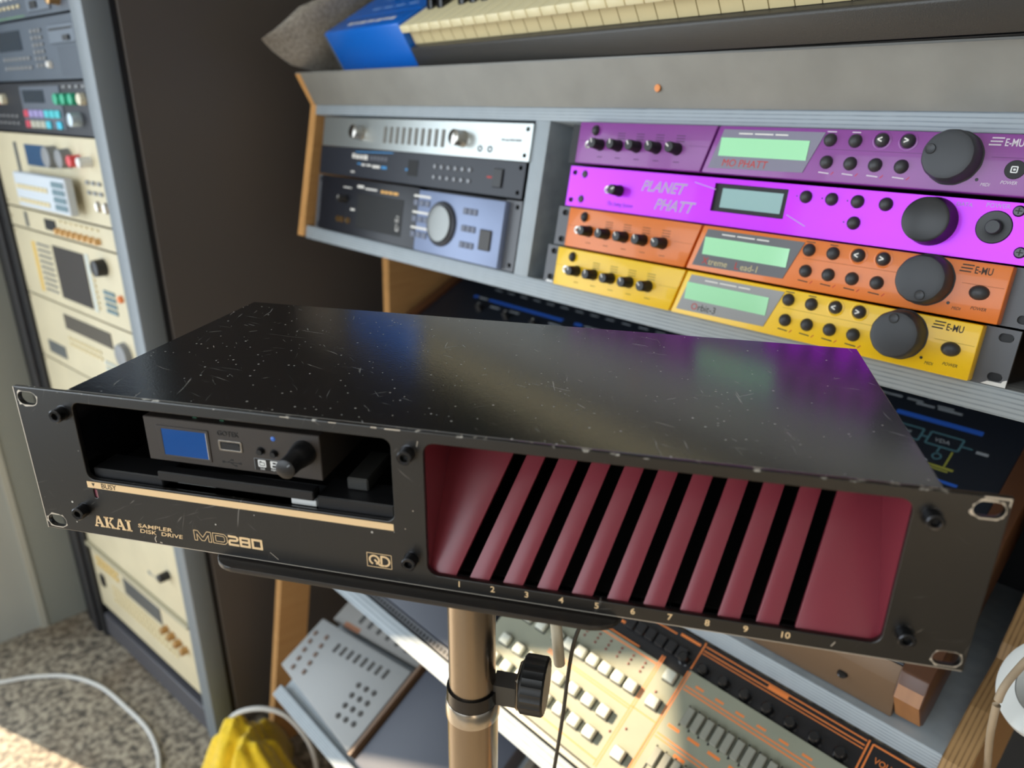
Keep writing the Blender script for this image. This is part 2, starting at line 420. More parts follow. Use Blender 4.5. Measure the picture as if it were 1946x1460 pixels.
# boards of the rack bay: front faces follow the tilted face
def tb(t0, t1, d0, d1):
    s, c = math.sin(TILT), math.cos(TILT)
    f = lambda t, d: (t * s + d * c, 1049.6 + t * c - d * s)
    return [f(t0, d0), f(t1, d0), f(t1, d1), f(t0, d1)]
prismx('shelf_board', tb(182, 203, 0, 300), -570, 700, M_GREYPLY, con, 0.6)
prismx('shelf_board', tb(-21, 0, 0, 300), -570, 508, M_GREYPLY, con, 0.6)
prismx('divider', tb(0, 182, 0, 300), -52, -28, M_GREYPLYV, con, 0.5)
prismx('bay_back', tb(0, 182, 300, 306), -570, 508, mat('black_board', (12, 12, 13), 0.8), con)
prismx('shelf_board', [(-9, 691), (-9, 713.6), (330, 713.6), (330, 691)], -570, 508, M_GREYPLY, con, 0.6)
prismx('shelf_board', [(-169.2, 587.1), (-187.4, 574.8), (-152.7, 523.4), (-134.6, 535.6)], -570, 508, M_GREYPLY, con, 0.6)
prismx('shelf_back', [(300, 560), (306, 560), (330, 1040), (324, 1040)], -570, 508, MATS['black_board'], con)
prismx('support_board', [(-144, 549.8), (-134.5, 535.7), (24.7, 643), (15.2, 657.1)], -570, 508, MATS['black_board'], con)
boxes('cross_rail', [(-570, 508, -30, -10, 480, 530)], MATS['black_board'], con)
turned('fascia_screw', 'fscrew', [(0, -1.2), (3.4, -1.0), (4.0, 0), (0, 0)], 128, 1262, mat('copper_screw', (190, 120, 70), 0.4, 0.6), con, y=26)

# ------------------------------------------------------------------ knobs and buttons shared by the rack units
M_KNOB = mat('knob_black', (28, 28, 30), 0.38)
M_KNOBGREY = mat('knob_rubber_grey', (58, 60, 64), 0.5)
M_BTN = mat('button_dark_grey', (52, 52, 55), 0.45)
M_PTR = mat('pointer_white', (225, 222, 215), 0.5)
M_GREYMETAL = mat('dark_grey_ear', (88, 90, 95), 0.42, bump=0.05, bscale=900)
M_BLACKPRINT = mat('black_print', (40, 34, 24), 0.6)
M_REDPRINT = mat('red_print', (190, 50, 40), 0.6)
SK = [(0, -15), (4.6, -15), (5.2, -14.3), (5.6, -2), (6.2, -1), (6.2, 0)]
BIG = [(0, -18), (14, -18.2), (17.2, -17), (18.6, -14), (19.2, -1), (20.2, 0)]
DOME = [(0, -5), (2.2, -4.7), (4.2, -3.5), (5.4, -1.2), (5.6, 0)]
def small_knob(x, z, p, y, ang=0):
    k = turned('knob', 'smallknob', SK, x, z, M_KNOB, p, y, 20)
    c, s = math.cos(R(ang)), math.sin(R(ang))
    strokes('pointer', [(0.5 * s, 0.5 * c, 4.8 * s, 4.8 * c, 1.4)], -15.15, M_PTR, k)
    return k
def dome(x, z, p, y, m=None, name='button', sx=1.0):
    return turned(name, 'dome%.2f' % sx, DOME, x, z, m or M_BTN, p, y, 18, sx)
def big_knob(x, z, p, y, dang=150):
    k = turned('data_knob', 'bigknob', BIG, x, z, M_KNOBGREY, p, y, 60, 1.0, 12, 0.012)
    turned('finger_dimple', 'dimple', [(0, -0.3), (2.4, -0.6), (3.4, -1.2), (4.0, -0.2)], 12.5 * math.cos(R(dang)), 12.5 * math.sin(R(dang)), M_KNOBGREY, k, -17.9, 16)
    return k
def dashes(name, lst, y, m, parent):
    return strokes(name, lst, y, m, parent, 0.08)
def face_root(name, label, cat, s, t, group=None):
    o = FO + Vector((s, 0, 0)) * MM + FU * (t * MM)
    return thing(name, label, cat, group, o, (1, 0, 0), FU)
def ear_plate(name, x0, x1, h, p, m, n=2, hx=None):
    hx = (x0 + x1) / 2 if hx is None else hx
    holes = [rrect(hx - 5, hx + 5, z - 3.2, z + 3.2, 3.1, 4) for z in ((7, h - 7) if n == 2 else (h / 2,))]
    return plate(name, [(x0, 0.4), (x1, 0.4), (x1, h - 0.4), (x0, h - 0.4)], holes, -1, 2, m, p)

# three colourful synth modules of one family
def synth_module(label, s, t, rgb, rgbl, lcd, labels, printm, rough, redlabel, dangle, ears=(True, True), missing_power=False):
    r = face_root('synth_module', label, 'synth module', s, t, 'sound modules in the right rack bay')
    nm = label.split()[0]
    mb = mat(nm + '_plastic', rgb, rough, coat=0.25, bump=0.02, bscale=500)
    mbl = mat(nm + '_plastic_left', rgbl, rough, coat=0.25) if rgbl != rgb else mb
    H = 43.6; Y = -12
    box('chassis', 4, 478, 2, 220, 1, 42.6, mat('black_chassis', (20, 20, 22), 0.5), r)
    if ears[0]: ear_plate('rack_ear', 0, 26, 44, r, M_GREYMETAL, hx=11)
    if ears[1]: ear_plate('rack_ear', 456, 482.6, 44, r, M_GREYMETAL, hx=474)
    prism('front_left', [(26, 0.6), (187, 0.6), (198, H), (26, H)], Y, 1.5, mbl, r, 1.2)
    prism('front_right', [(189.5, 0.6), (460, 0.6), (460, H), (200.5, H)], Y, 1.5, mb, r, 1.2)
    for seg_, pm in (((28, 24, 58, 24, .35), mbl), ((170, 24, 192, 24, .35), mbl), ((304, 27, 385, 27, .35), mb), ((430, 27, 458, 27, .35), mb)):
        dashes('groove', [seg_], Y - 0.02, mat('groove_' + nm, tuple(int(v * .72) for v in rgb), 0.6), r)
    dome(50, 35, r, Y, sx=0.8, name='volume_button')
    turned('phones_jack', 'jack', [(2, 1), (2, -0.6), (4, -0.8), (4.2, 0)], 42, 20, M_CHROME, r, Y)
    for i, a in enumerate((20, 10, 35, 25, 50)): small_knob(59 + i * 24.6, 20.3, r, Y, -a)
    dashes('knob_captions', [(56 + i * 24.6, 33 - k * 2.6, 66 + i * 24.6, 33 - k * 2.6, 0.9) for i in range(1, 5) for k in range(3)] + [(57 + i * 24.6, 8, 64 + i * 24.6, 8, 0.8) for i in range(5)], Y - 0.1, mat('caption_' + nm, tuple(int(v * .62) for v in rgbl), .6), r)
    fr = prism('display_window', [(196, 5), (290, 6.5), (303, 40.4), (206, 40.4)], Y - 0.6, Y, mat('display_grey_' + nm, {'yellow': (150, 150, 150), 'purple': (126, 122, 140)}.get(nm, (92, 92, 96)), 0.3), r)
    for (a, b, c) in lcd: box('lcd', a, b, Y - 1.0, Y - 0.55, 16.5, 33, c, fr)
    for (tx, x, z, sz, c, shx, sh) in labels: text('display_lettering', tx, x, z, sz, c, fr, Y - 0.7, shx, sh, ext=0.06)
    dashes('display_caption', [(222, 37, 236, 37, 1.2), (238, 37, 256, 37, 1.2), (258, 37, 270, 37, 1.2)], Y - 0.68, M_PTR, fr)
    for i, x in enumerate((308, 329)): dome(x, 34.5, r, Y)
    for i, (x, sgn) in enumerate(((350, -1), (370, 1))):
        turned('button_ring', 'bring', [(7.4, 0.5), (7.4, -0.3), (6.2, -0.6), (5.8, 0.2)], x, 35.8, mb, r, Y)
        k = dome(x, 35.8, r, Y, name='cursor_button')
        strokes('arrow', [(1.8 * sgn, 0, -1.6 * sgn, 1.6, 1.0), (1.8 * sgn, 0, -1.6 * sgn, -1.6, 1.0)], -5.1, M_PTR, k, 0.7)
    for i in range(4): dome(309 + i * 20.2, 16.4, r, Y)
    dashes('button_captions', [(304 + i * 20.2, 8.0, 313 + i * 20.2, 7.4, 0.9) for i in range(4)] + [(304, 41.2, 312, 41.2, 0.8), (325, 41.2, 332, 41.2, 0.8)], Y - 0.1, printm, r)
    dashes('red_ticks', [(315 + i * 20.2, 6.5, 317 + i * 20.2, 9, 0.7) for i in range(4)], Y - 0.1, redlabel, r)
    big_knob(405.5, 25, r, Y, dangle)
    dashes('logo_bars', [(426 + i * .6, 35.6 + i * 2.4, 434 + i * .6, 35.6 + i * 2.4, 1.0) for i in range(3)], Y - 0.1, printm, r)
    text('logo_lettering', 'E-MU', 436, 35, 7.4, printm, r, Y - 0.1, 0.72, 0.0, bold=0.12, ext=0.05)
    if missing_power:
        turned('power_hole', 'phole', [(0, -0.4), (6.4, -0.4), (6.8, 0.1)], 447, 19, M_DARK, r, Y)
        strokes('power_switch', [(444.8, 17, 448.6, 17, .8), (448.6, 17, 448.6, 21, .8), (444.8, 21, 448.6, 21, .8), (444.8, 17, 444.8, 21, .8), (446, 19, 447.6, 19, 1.4)], Y - 0.6, M_WHITEPL, r)
    else: dome(443, 21.5, r, Y, name='power_button', sx=1.25)
    text('power_lettering', 'POWER', 440, 8.6, 3.4, printm, r, Y - 0.1, 0.9, 0.25, ext=0.05)
    text('midi_lettering', 'MIDI', 427.5, 6.2, 3.4, printm, r, Y - 0.1, 0.9, 0.25, ext=0.05)
    turned('midi_led', 'miniled', [(0, -0.6), (1.0, -0.5), (1.2, 0)], 424.5, 10.4, M_BLACKPL, r, Y, 12)
    return r
M_LCDG = mat('lcd_pale_green', (158, 222, 172), 0.18, coat=0.5, emit=0.12)
M_LCDW = mat('lcd_white_green', (196, 226, 212), 0.18, coat=0.5)
M_LCDD = mat('lcd_green', (40, 150, 45), 0.18, coat=0.5)
M_WPRINT = mat('pale_print', (214, 204, 214), 0.6)
M_CREAMP2 = mat('cream_letter', (206, 190, 140), 0.6)
ym = synth_module('yellow plastic sound module, lowest of the four beside the big knobs', 0, 0, (248, 200, 6), (248, 200, 6), [(203, 290, M_LCDG)],
             [('O', 212, 7.6, 9, M_REDPRINT, 1.0, .1), ('rbit-3', 219.5, 7.6, 9, M_BLACKPRINT, 1.0, .1)], M_BLACKPRINT, 0.35, M_REDPRINT, 100)
poly_print('bare_corner', [[(466, .5), (482.5, .5), (482.5, 6.5), (480, 5.2), (479, 3.4), (470, 3.2)]], -1.15, M_WHITEPL, ym)
poly_print('bare_corner', [[(4, .5), (16, .5), (14, 3), (6, 3.2)]], -1.15, M_WHITEPL, ym)
synth_module('orange plastic sound module between the violet metal and yellow modules', 8, 45, (226, 118, 34), (226, 118, 34), [(205, 291, M_LCDG)],
             [('X', 206, 7.6, 9.4, M_REDPRINT, 1, .1), ('treme', 213, 7.6, 8.4, M_CREAMP2, 1, .1), ('L', 241, 7.6, 9.4, M_REDPRINT, 1, .1), ('ead-1', 247, 7.6, 8.4, M_CREAMP2, 1, .1)], mat('dark_brown_print', (60, 40, 20), 0.6), 0.35, M_REDPRINT, 285)
synth_module('purple plastic sound module, topmost in the right rack bay', 4, 136.5, (136, 62, 146), (136, 62, 146), [(205, 291, M_LCDG)],
             [('MO PHATT', 210, 7.6, 9.2, M_REDPRINT, 1, .15)], M_WPRINT, 0.35, mat('red_tick', (200, 60, 80), .6), 165, (False, False), True)

# violet metal module
pm = face_root('synth_module', 'violet anodised metal sound module with graffiti lettering, second from top', 'synth module', 18, 90, 'sound modules in the right rack bay')
M_VIOLET = mat('violet_anodised', (190, 34, 236), 0.32, 0.35, coat=0.2)
plate('faceplate', [(0, 0), (463, 0), (463, 44), (0, 44)], [rrect(4, 10.5, 4.5, 9.5, 2.4, 4), rrect(4, 10.5, 34.5, 39.5, 2.4, 4), [(188, 13), (263, 13), (263, 39), (188, 39)]], -3, 0, M_VIOLET, pm, 0.3)
box('chassis', 14, 450, 0.2, 220, 1, 43, MATS['black_chassis'], pm)
for (x, z) in ((22, 9), (22, 36), (441, 38), (449, 9)):
    k = turned('screw', 'pscrew', [(0, -1.6), (3.2, -1.4), (4.0, -0.2), (4.2, 0)], x, z, M_STEELBLK, pm, -3, 16)
    strokes('cross_slot', [(-2.2, 0, 2.2, 0, .8), (0, -2.2, 0, 2.2, .8)], -1.7, M_DARK, k)
turned('phones_jack', 'jack', None, 58, 22, M_CHROME, pm, -3) if ('lathe', 'jack', M_CHROME.name) in CACHE else None
small_knob(74, 22, pm, -3, 60)
dw = boxes('display_recess', [(188, 263, -0.2, 0.1, 13, 39)], M_DARK, pm)
box('lcd', 196, 258, -0.9, -0.25, 17, 35, mat('lcd_teal_grey', (150, 186, 184), 0.15, coat=0.5), dw)
M_SILVERPRINT = mat('silver_graffiti', (168, 150, 176), 0.45, 0.3)
text('graffiti_lettering', 'PLANET', 102, 25, 15, M_SILVERPRINT, pm, -3.1, 0.98, 0.35, bold=0.35)
text('graffiti_lettering', 'PHATT', 122, 8, 15, M_SILVERPRINT, pm, -3.1, 0.98, 0.35, bold=0.35)
text('script_lettering', 'The Swing System', 60, 6, 6, mat('violet_script', (120, 40, 190), .5), pm, -3.1, 0.8, 0.2)
strokes('graffiti_line', [(165, 38, 190, 33, .8), (266, 17, 285, 9, .8)], -3.1, M_SILVERPRINT, pm)
for (x, z) in ((280, 34), (303, 34), (325, 34), (348, 34), (326, 16.5)): dome(x, z, pm, -3)
dashes('led_row', [(x - 9, z, x - 7.8, z, 1.2) for (x, z) in ((280, 34), (303, 34), (325, 34), (326, 16.5))], -3.1, M_BLACKPL, pm)
kk = turned('data_knob', 'bigknob2', [(0, -17), (15, -17), (17, -16), (18.4, -2), (18.8, 0)], 385, 24.5, M_KNOB, pm, -3, 40)
turned('power_ring', 'pring', [(5, 0), (8, -0.6), (11.5, -0.8), (12.2, 0)], 428, 25, M_KNOB, pm, -3, 32)
turned('power_button', 'pbut', [(0, -4.5), (4.6, -4.4), (5.2, -3.6), (5.4, 0)], 428, 25, M_KNOBGREY, pm, -3, 24)
text('power_lettering', 'POWER', 419, 39, 4.6, M_SILVERPRINT, pm, -3.1, 1.0)
text('data_lettering', 'DATA', 399, 38, 4.2, M_SILVERPRINT, pm, -3.1, 1.0)

# ------------------------------------------------------------------ left rack bay
def lx(s): return s + 534.0     # face coordinate -> local x of a unit whose right end is at -51.5
sv = face_root('rack_unit', 'brushed silver rack unit with two chrome knobs, top of the left bay', 'rack unit', -534, 134)
M_SILVER = mat('brushed_silver', (196, 202, 200), 0.34, 0.8, bump=0.03, bscale=400)
plate('faceplate', [(0, 0), (482.6, 0), (482.6, 44), (0, 44)], [rrect(471, 477, 35, 40, 2.4, 4), rrect(471, 477, 4.5, 9.5, 2.4, 4)], -3, 0, M_SILVER, sv, 0.3)
box('chassis', 20, 462, 0.2, 200, 1, 43, MATS['black_chassis'], sv)
for s in (-421, -179): turned('chrome_knob', 'chk', [(0, -17), (9, -17), (10, -16.2), (10.6, -2), (11.4, 0)], lx(s), 22, M_CHROME, sv, -3, 32)
for i in range(10): box('meter_bar', lx(-357 + i * 15.2) - 3, lx(-357 + i * 15.2) + 3.6, -4.2, -3, 10, 33, mat('grey_meter', (120, 118, 112), .5), sv, 0.4)
for s in (-142, -123): turned('jack_socket', 'jack2', [(0, 0.4), (2.8, 0.4), (2.8, -0.8), (4.0, -0.9), (4.2, 0)], lx(s), 11.6, M_DARK, sv, -3, 16)
dashes('maker_print', [(lx(-104), 24, lx(-98), 24, 2.4), (lx(-97), 23.5, lx(-90), 23.5, 2.2), (lx(-89), 24, lx(-80), 24, 2.4), (lx(-79), 24, lx(-68), 24, 2.4)], -3.1, mat('grey_print', (120, 124, 124), .6), sv)

bk = face_root('rack_unit', 'black rack unit with two rows of small buttons under the silver one', 'rack unit', -538, 90)
M_BLUEBLK = mat('blue_black_paint', (40, 43, 52), 0.42, bump=0.03, bscale=700)
plate('faceplate', [(0, 0), (482.6, 0), (482.6, 43.4), (0, 43.4)], [rrect(471, 477, 34, 39, 2.4, 4), rrect(471, 477, 4.5, 9.5, 2.4, 4)], -2, 0, M_BLUEBLK, bk, 0.3)
box('chassis', 20, 462, 0.2, 200, 1, 42.6, MATS['black_chassis'], bk)
M_BLUEPRINT = mat('cyan_print', (60, 140, 200), .6)
dashes('blue_print', [(104, 38, 205, 41, 1.4), (112, 21, 122, 21, 2), (178, 19, 192, 19, 4), (239, 20, 252, 20, 3)], -2.1, M_BLUEPRINT, bk)
dashes('white_print', [(96, 32, 104, 32, 7), (106, 31, 116, 31, 6), (118, 31, 126, 31, 6), (128, 31, 139, 31, 7), (124, 20, 134, 20, 3), (138, 20, 150, 20, 3), (154, 19, 174, 19, 4), (96, 8, 106, 8, 2.4)], -2.1, M_PTR, bk)
dashes('grey_lettering', [(146 + i * 9.5, 31, 153 + i * 9.5, 31, 6) for i in range(5)], -2.1, mat('slate_print', (96, 98, 106), .6), bk)
box('display', 245, 268, -2.6, -1.9, 12, 34, M_DARK, bk)
for j, z in enumerate((28, 14)):
    for i in range(6): turned('button', 'litbut', [(0, -2.4), (2.3, -2.2), (2.8, -1.2), (3.0, 0)], 308 + i * 14.7, z, mat('pearl_button', (150, 152, 156), .35, .3), bk, -2, 14)
box('rocker_switch', 428, 445, -4.4, -1.9, 10, 33, M_BLACKPL, bk, 0.8)
dashes('red_print', [(415, 22, 424, 22, 2)], -2.1, M_REDPRINT, bk)

gm = face_root('rack_unit', 'pale blue-grey two-unit synth module with a large dial, bottom left bay', 'synth module', -540, 1)
M_PALEBLUE = mat('pale_blue_grey_panel', (136, 150, 182), 0.38, 0.2, bump=0.02, bscale=500)
ear_plate('rack_ear', 0, 24, 87, gm, M_GREYMETAL, hx=11)
plate('rack_ear', [(458, 0.5), (487, 0.5), (487, 86.5), (458, 86.5)], [rrect(476, 482, 5, 11, 2.6, 4), rrect(476, 482, 76, 82, 2.6, 4)], -1, 2, M_GREYMETAL, gm)
box('chassis', 22, 462, 2, 240, 1, 86, MATS['black_chassis'], gm)
prism('left_front', [(24, 1), (290, 1), (290, 86), (24, 86)], -9, 1.5, mat('navy_black_panel', (26, 28, 36), .4), gm, 1.0)
prism('right_front', [(290.3, 1), (466, 1), (466, 84), (290.3, 84)], -10, 1.5, M_PALEBLUE, gm, 2.0)
box('display', 136, 256, -9.5, -8.9, 14, 66, M_DARK, gm, 0.4)
dashes('display_digits', [(242, 36, 246, 36, 1), (242, 30, 246, 30, 1), (242, 42, 246, 42, 1), (241, 33, 241, 39, 1), (247, 33, 247, 42, 1), (249, 22, 249, 28, 1.2), (243, 22, 243, 28, 1.2), (243, 22, 249, 22, 1.2)], -9.6, M_PTR, gm)
dashes('white_print', [(132, 76, 150, 76, 4), (154, 74, 186, 74, 2.4), (92, 72, 116, 72, 1.6), (118, 40, 130, 40, 3)], -9.1, M_PTR, gm)
dashes('amber_print', [(196, 73, 204, 73, 4), (206, 73, 214, 73, 4), (216, 73, 226, 73, 4), (228, 73, 240, 73, 4)], -9.1, mat('amber_print', (224, 170, 90), .6), gm)
small_knob(102, 54, gm, -9, 20)
for x in (84, 96, 114): turned('jack_socket', 'jack3', [(0, 0.4), (2.4, 0.4), (2.4, -1.2), (4.4, -1.4), (4.8, 0)], x, 22, mat('brass', (180, 140, 80), .3, 1.0), gm, -9, 16)
turned('dial_ring', 'dialr', [(24, -4), (27, -5), (29.5, -3), (30, 0)], 348, 43, mat('dial_dark', (58, 60, 66), .4), gm, -10, 48)
turned('dial', 'dialc', [(0, -6.5), (16, -7.2), (23.4, -6.4), (24.2, -4), (24.2, 0)], 348, 43, mat('dial_silver', (128, 130, 128), .3, .7), gm, -10, 48)
for j, z in enumerate((66, 44, 23)):
    dashes('left_caption', [(276 + 4, z + 9, 318, z + 9, 3.0)], -10.1, M_PTR, gm)
    for i in range(3): box('soft_button', 279 + 3 + i * 13, 292 + i * 13, -11.6, -9.9, z - 4, z + 4, mat('slate_button', (104, 110, 128), .45), gm, 0.6)
    for i in range(3): box('soft_button', 390 + i * 9.6, 398.5 + i * 9.6, -11.6, -9.9, z - 5, z + 3, MATS['slate_button'], gm, 0.6)
box('power_rocker', 428, 450, -12.5, -9.9, 20, 46, mat('rocker_brown', (46, 42, 40), .4), gm, 1.0)

# ------------------------------------------------------------------ keyboard on top of the console
yaw = R(-4)
ktilt = R(30)
kb = thing('keyboard_synth', 'cream-keyed keyboard synth with a bright blue end block, on top of the console', 'keyboard', origin=(-1.1093, 0.6774, 1.2925), xaxis=(math.cos(yaw), math.sin(yaw), 0),
           zaxis=(math.sin(yaw) * math.sin(ktilt), -math.cos(yaw) * math.sin(ktilt), math.cos(ktilt)))
M_KBBAR = mat('dark_grey_textured_metal', (66, 64, 61), 0.36, 0.2, bump=0.25, bscale=900)
M_BLUE = mat('bright_blue_paint', (0, 104, 204), 0.32, coat=0.2)
M_KEYW = mat('aged_ivory_key', (226, 214, 172), 0.35)
prismx('front_rail', [(0, 0), (0, 25), (2, 27), (42, 27), (42, 0)], 219, 1180, M_KBBAR, kb, 1.2)
prismx('support_wedge', [(6, -3.6), (223, -129), (300, -2)], 4, 1176, mat('kb_base', (30, 30, 32), .6), kb)
box('base', 0, 1180, 43, 300, 0, 22, MATS['kb_base'], kb)
box('blue_end_block', 0, 218, 0, 42.5, 0, 62, M_BLUE, kb, 3.0, 3)
box('blue_top_panel', 0, 218, 43, 300, 22.5, 61.6, M_BLUE, kb, 0.6)
box('end_cap', -8, -0.4, 1, 300, 0, 60, mat('grey_end_cap', (96, 100, 104), .5), kb, 1.5)
for i, (a, b) in enumerate(((52, 66), (69, 82), (86, 104), (108, 128), (134, 150), (153, 170), (173, 186))): box('end_print', a, b, 16 + (i % 2) * 1.5, 23, 61.9, 62.2, M_PTR, kb)
for k in range(3):
    for i in range(4): box('end_caption', 60 + i * 34, 82 + i * 34, 62 + k * 30, 66 + k * 30, 61.5, 61.9, mat('pale_blue_print', (120, 160, 214), .6), kb)
for i in range(2): box('end_lever', 70 + 26 * i, 78 + 26 * i, 92, 112, 61, 84, mat('slate_knob', (70, 74, 84), .4), kb, 2, 2)
box('display_window', 110, 150, 96, 140, 61.4, 62.0, M_DARK, kb)
for i in range(34):
    x = 220 + i * 23.6
    k = box('white_key', x, x + 22.9, -2, 150, 48, 58, M_KEYW, kb, 1.6, 2)
    box('key_front', -11.2, 11.2, -64, -62, -25.5, -5.2, mat('key_front_cream', (204, 188, 142), .5), k)
pat = [0, 1, 3, 4, 5]
for i in range(34):
    if (i % 7) in pat:
        x = 220 + (i + 1) * 23.6 - 6.8
        prismx('black_key', [(38, 58), (44, 70), (150, 70), (150, 58)], x, x + 13, mat('black_key_gloss', (18, 18, 20), .2), kb, 1.8)
box('panel_rear', 219, 1180, 152, 300, 22.5, 75, mat('kb_black', (22, 22, 24), .5), kb, 2)

# grey dust cover bunched at the keyboard's left end
def blob(name, rings, m, label, cat, amp=0.006, sc=25, seg=28):
    """lofted soft body: rings of (centre, a-vector, b-vector)"""
    bm = bmesh.new(); R_ = []
    for (c, a, b) in rings:
        c, a, b = Vector(c), Vector(a), Vector(b); ring = []
        for i in range(seg):
            t = 2 * math.pi * i / seg
            p = c + a * math.copysign(abs(math.cos(t)) ** 0.8, math.cos(t)) + b * math.copysign(abs(math.sin(t)) ** 0.8, math.sin(t))
            n = noise.noise(p * sc) + 0.5 * noise.noise(p * sc * 2.3)
            p += (p - c).normalized() * n * amp
            ring.append(bm.verts.new(p))
        R_.append(ring)
    for A, B in zip(R_, R_[1:]):
        for i in range(seg): bm.faces.new((A[i], A[(i + 1) % seg], B[(i + 1) % seg], B[i]))
    bm.faces.new(R_[0][::-1]); bm.faces.new(R_[-1])
    bmesh.ops.subdivide_edges(bm, edges=bm.edges[:], cuts=1, use_grid_fill=True)
    for v in bm.verts: v.co += Vector((noise.noise(v.co * 90), noise.noise(v.co * 90 + Vector((5, 5, 5))), noise.noise(v.co * 90 + Vector((9, 1, 3))))) * amp * 0.25
    o = obj_(name, bm_mesh(bm, name, 80), m); tag(o, label, cat); return o
M_COVER = mat('grey_woven_cover', (150, 142, 130), 0.85, var=0.35, vscale=260, bump=0.8, bscale=500, sheen=0.2)
blob('dust_cover', [((-1.172, 0.575, 1.338), (0.004, 0, 0.003), (0, 0.004, 0)),
                    ((-1.168, 0.60, 1.339), (0.016, 0.008, 0.014), (0.0, 0.010, -0.010)),
                    ((-1.163, 0.63, 1.342), (0.030, 0.010, 0.024), (-0.004, 0.010, -0.030)),
                    ((-1.158, 0.668, 1.348), (0.034, 0.006, 0.034), (-0.006, 0.008, -0.040)),
                    ((-1.155, 0.71, 1.364), (0.036, 0, 0.040), (-0.006, 0.0, -0.055)),
                    ((-1.155, 0.78, 1.384), (0.034, 0, 0.050), (-0.006, 0, -0.078)),
                    ((-1.155, 0.88, 1.396), (0.030, 0, 0.055), (-0.006, 0, -0.090)),
                    ((-1.155, 0.93, 1.386), (0.020, 0, 0.040), (-0.006, 0, -0.08))], M_COVER,
     'grey woven dust cover bunched up against the blue keyboard end', 'cover', 0.006, 22)

# ------------------------------------------------------------------ dark synth with blue stripes on the middle shelf
a25 = R(25.3)
vd = thing('desktop_synth', 'dark navy synth with blue stripes and brown wooden cheeks on the middle shelf', 'synth', origin=(-0.143, 0.6192, 0.7774), xaxis=(1, 0, 0), zaxis=(0, math.cos(a25), math.sin(a25)))
M_NAVY = mat('navy_black_panel2', (26, 31, 40), 0.42)
box('panel', -985, 0, 6, 40, 2, 390, M_NAVY, vd, 1.0)
for nm, x0, x1 in (('wooden_cheek', 0.4, 25), ('wooden_cheek', -1010, -985.4)):
    c = prismx(nm, [(0, -6), (0, 400), (50, 400), (62, 0), (58, -20), (18, -24)], x0, x1, M_WALNUT, vd, 2.0)
    prismx('end_grain', [(3, -7.4), (17, -25), (56, -21.4), (56, -20), (18, -23), (4, -6)], x0 + 1.5, x1 - 1.5, M_WALNUTEND, c)
prismx('front_lip', [(7, 1), (22.6, -10.7), (56.5, -26.7), (72, 0), (41, 20), (41, 1.5)], -985, -0.2, mat('bronze_metal_lip', (122, 98, 76), .42, .3), vd, 0.8)
turned('lip_screw', 'lipscrew', [(0, -2.0), (4, -1.6), (5.2, 0)], -48, -19, M_STEELBLK, vd, 38, 16)
M_STRIPE = mat('royal_blue_print', (40, 92, 190), .5)
dashes('blue_stripe', [(-134, 305, -41, 305, 7)], 5.9, M_STRIPE, vd)
dashes('blue_stripe', [(-912, 300, -900, 300, 7), (-868, 300, -680, 300, 7)], 5.9, M_STRIPE, vd)
dashes('blue_stripe', [(-653, 300, -636, 300, 7)], 5.9, M_STRIPE, vd)
dashes('blue_stripe', [(-66, 221, -37, 221, 4)], 5.9, M_STRIPE, vd)
M_TEALP = mat('teal_print', (70, 110, 120), .6); M_OLIVEP = mat('olive_print', (150, 150, 60), .6)
M_GREYP = mat('light_grey_print', (150, 156, 162), .6)
def obox(x0, x1, z0, z1, w): return [(x0, z0, x1, z0, w), (x0, z1, x1, z1, w), (x0, z0, x0, z1, w), (x1, z0, x1, z1, w)]
dashes('block_diagram', obox(-88, -54, 269, 288, 2.2) + obox(-128, -96, 269, 288, 2.2) + [(-96, 278, -88, 278, 2.2), (-54, 278, -42, 278, 2)], 5.9, M_TEALP, vd)
dashes('block_diagram', [(-72, 268, -72, 260, 2)] + [(-70 + 4.5 * math.cos(k * .785), 254 + 4.5 * math.sin(k * .785), -70 + 4.5 * math.cos((k + 1) * .785), 254 + 4.5 * math.sin((k + 1) * .785), 1.8) for k in range(8)], 5.9, M_TEALP, vd)
for sg in ((-58, 266, -58, 242, 2), (-74, 240, -48, 240, 3), (-72, 236, -52, 236, 2), (-100, 266, -100, 252, 2)): dashes('block_diagram', [sg], 5.9, M_OLIVEP, vd)
text('block_lettering', 'VDA', -81, 275, 8, M_GREYP, vd, 5.9, 1.0)
text('block_lettering', 'VDF', -121, 275, 8, M_GREYP, vd, 5.9, 1.0)
for sg in [(-120, 326, -100, 326, 3), (-96, 326, -70, 326, 3), (-38, 276, -26, 276, 4), (-84, 244, -76, 244, 3), (-150, 330, -138, 330, 3)] + [(-880 + i * 34, 330, -862 + i * 34, 330, 2.4) for i in range(24)] + [(-850, 285, -826, 285, 4), (-800, 287, -776, 287, 4), (-700, 285, -670, 285, 4), (-630, 300, -560, 300, 4), (-540, 300, -500, 300, 4), (-896, 300, -872, 300, 4)]: dashes('panel_caption', [sg], 5.9, M_GREYP, vd)
for x in (-862, -790, -720, -640): small_knob(x, 268, vd, 6, 30)
for i, x in enumerate((-110, -70)): turned('panel_button', 'pbtn', [(0, -2), (3, -1.8), (3.4, 0)], x, 342, M_GREYP, vd, 6, 12)

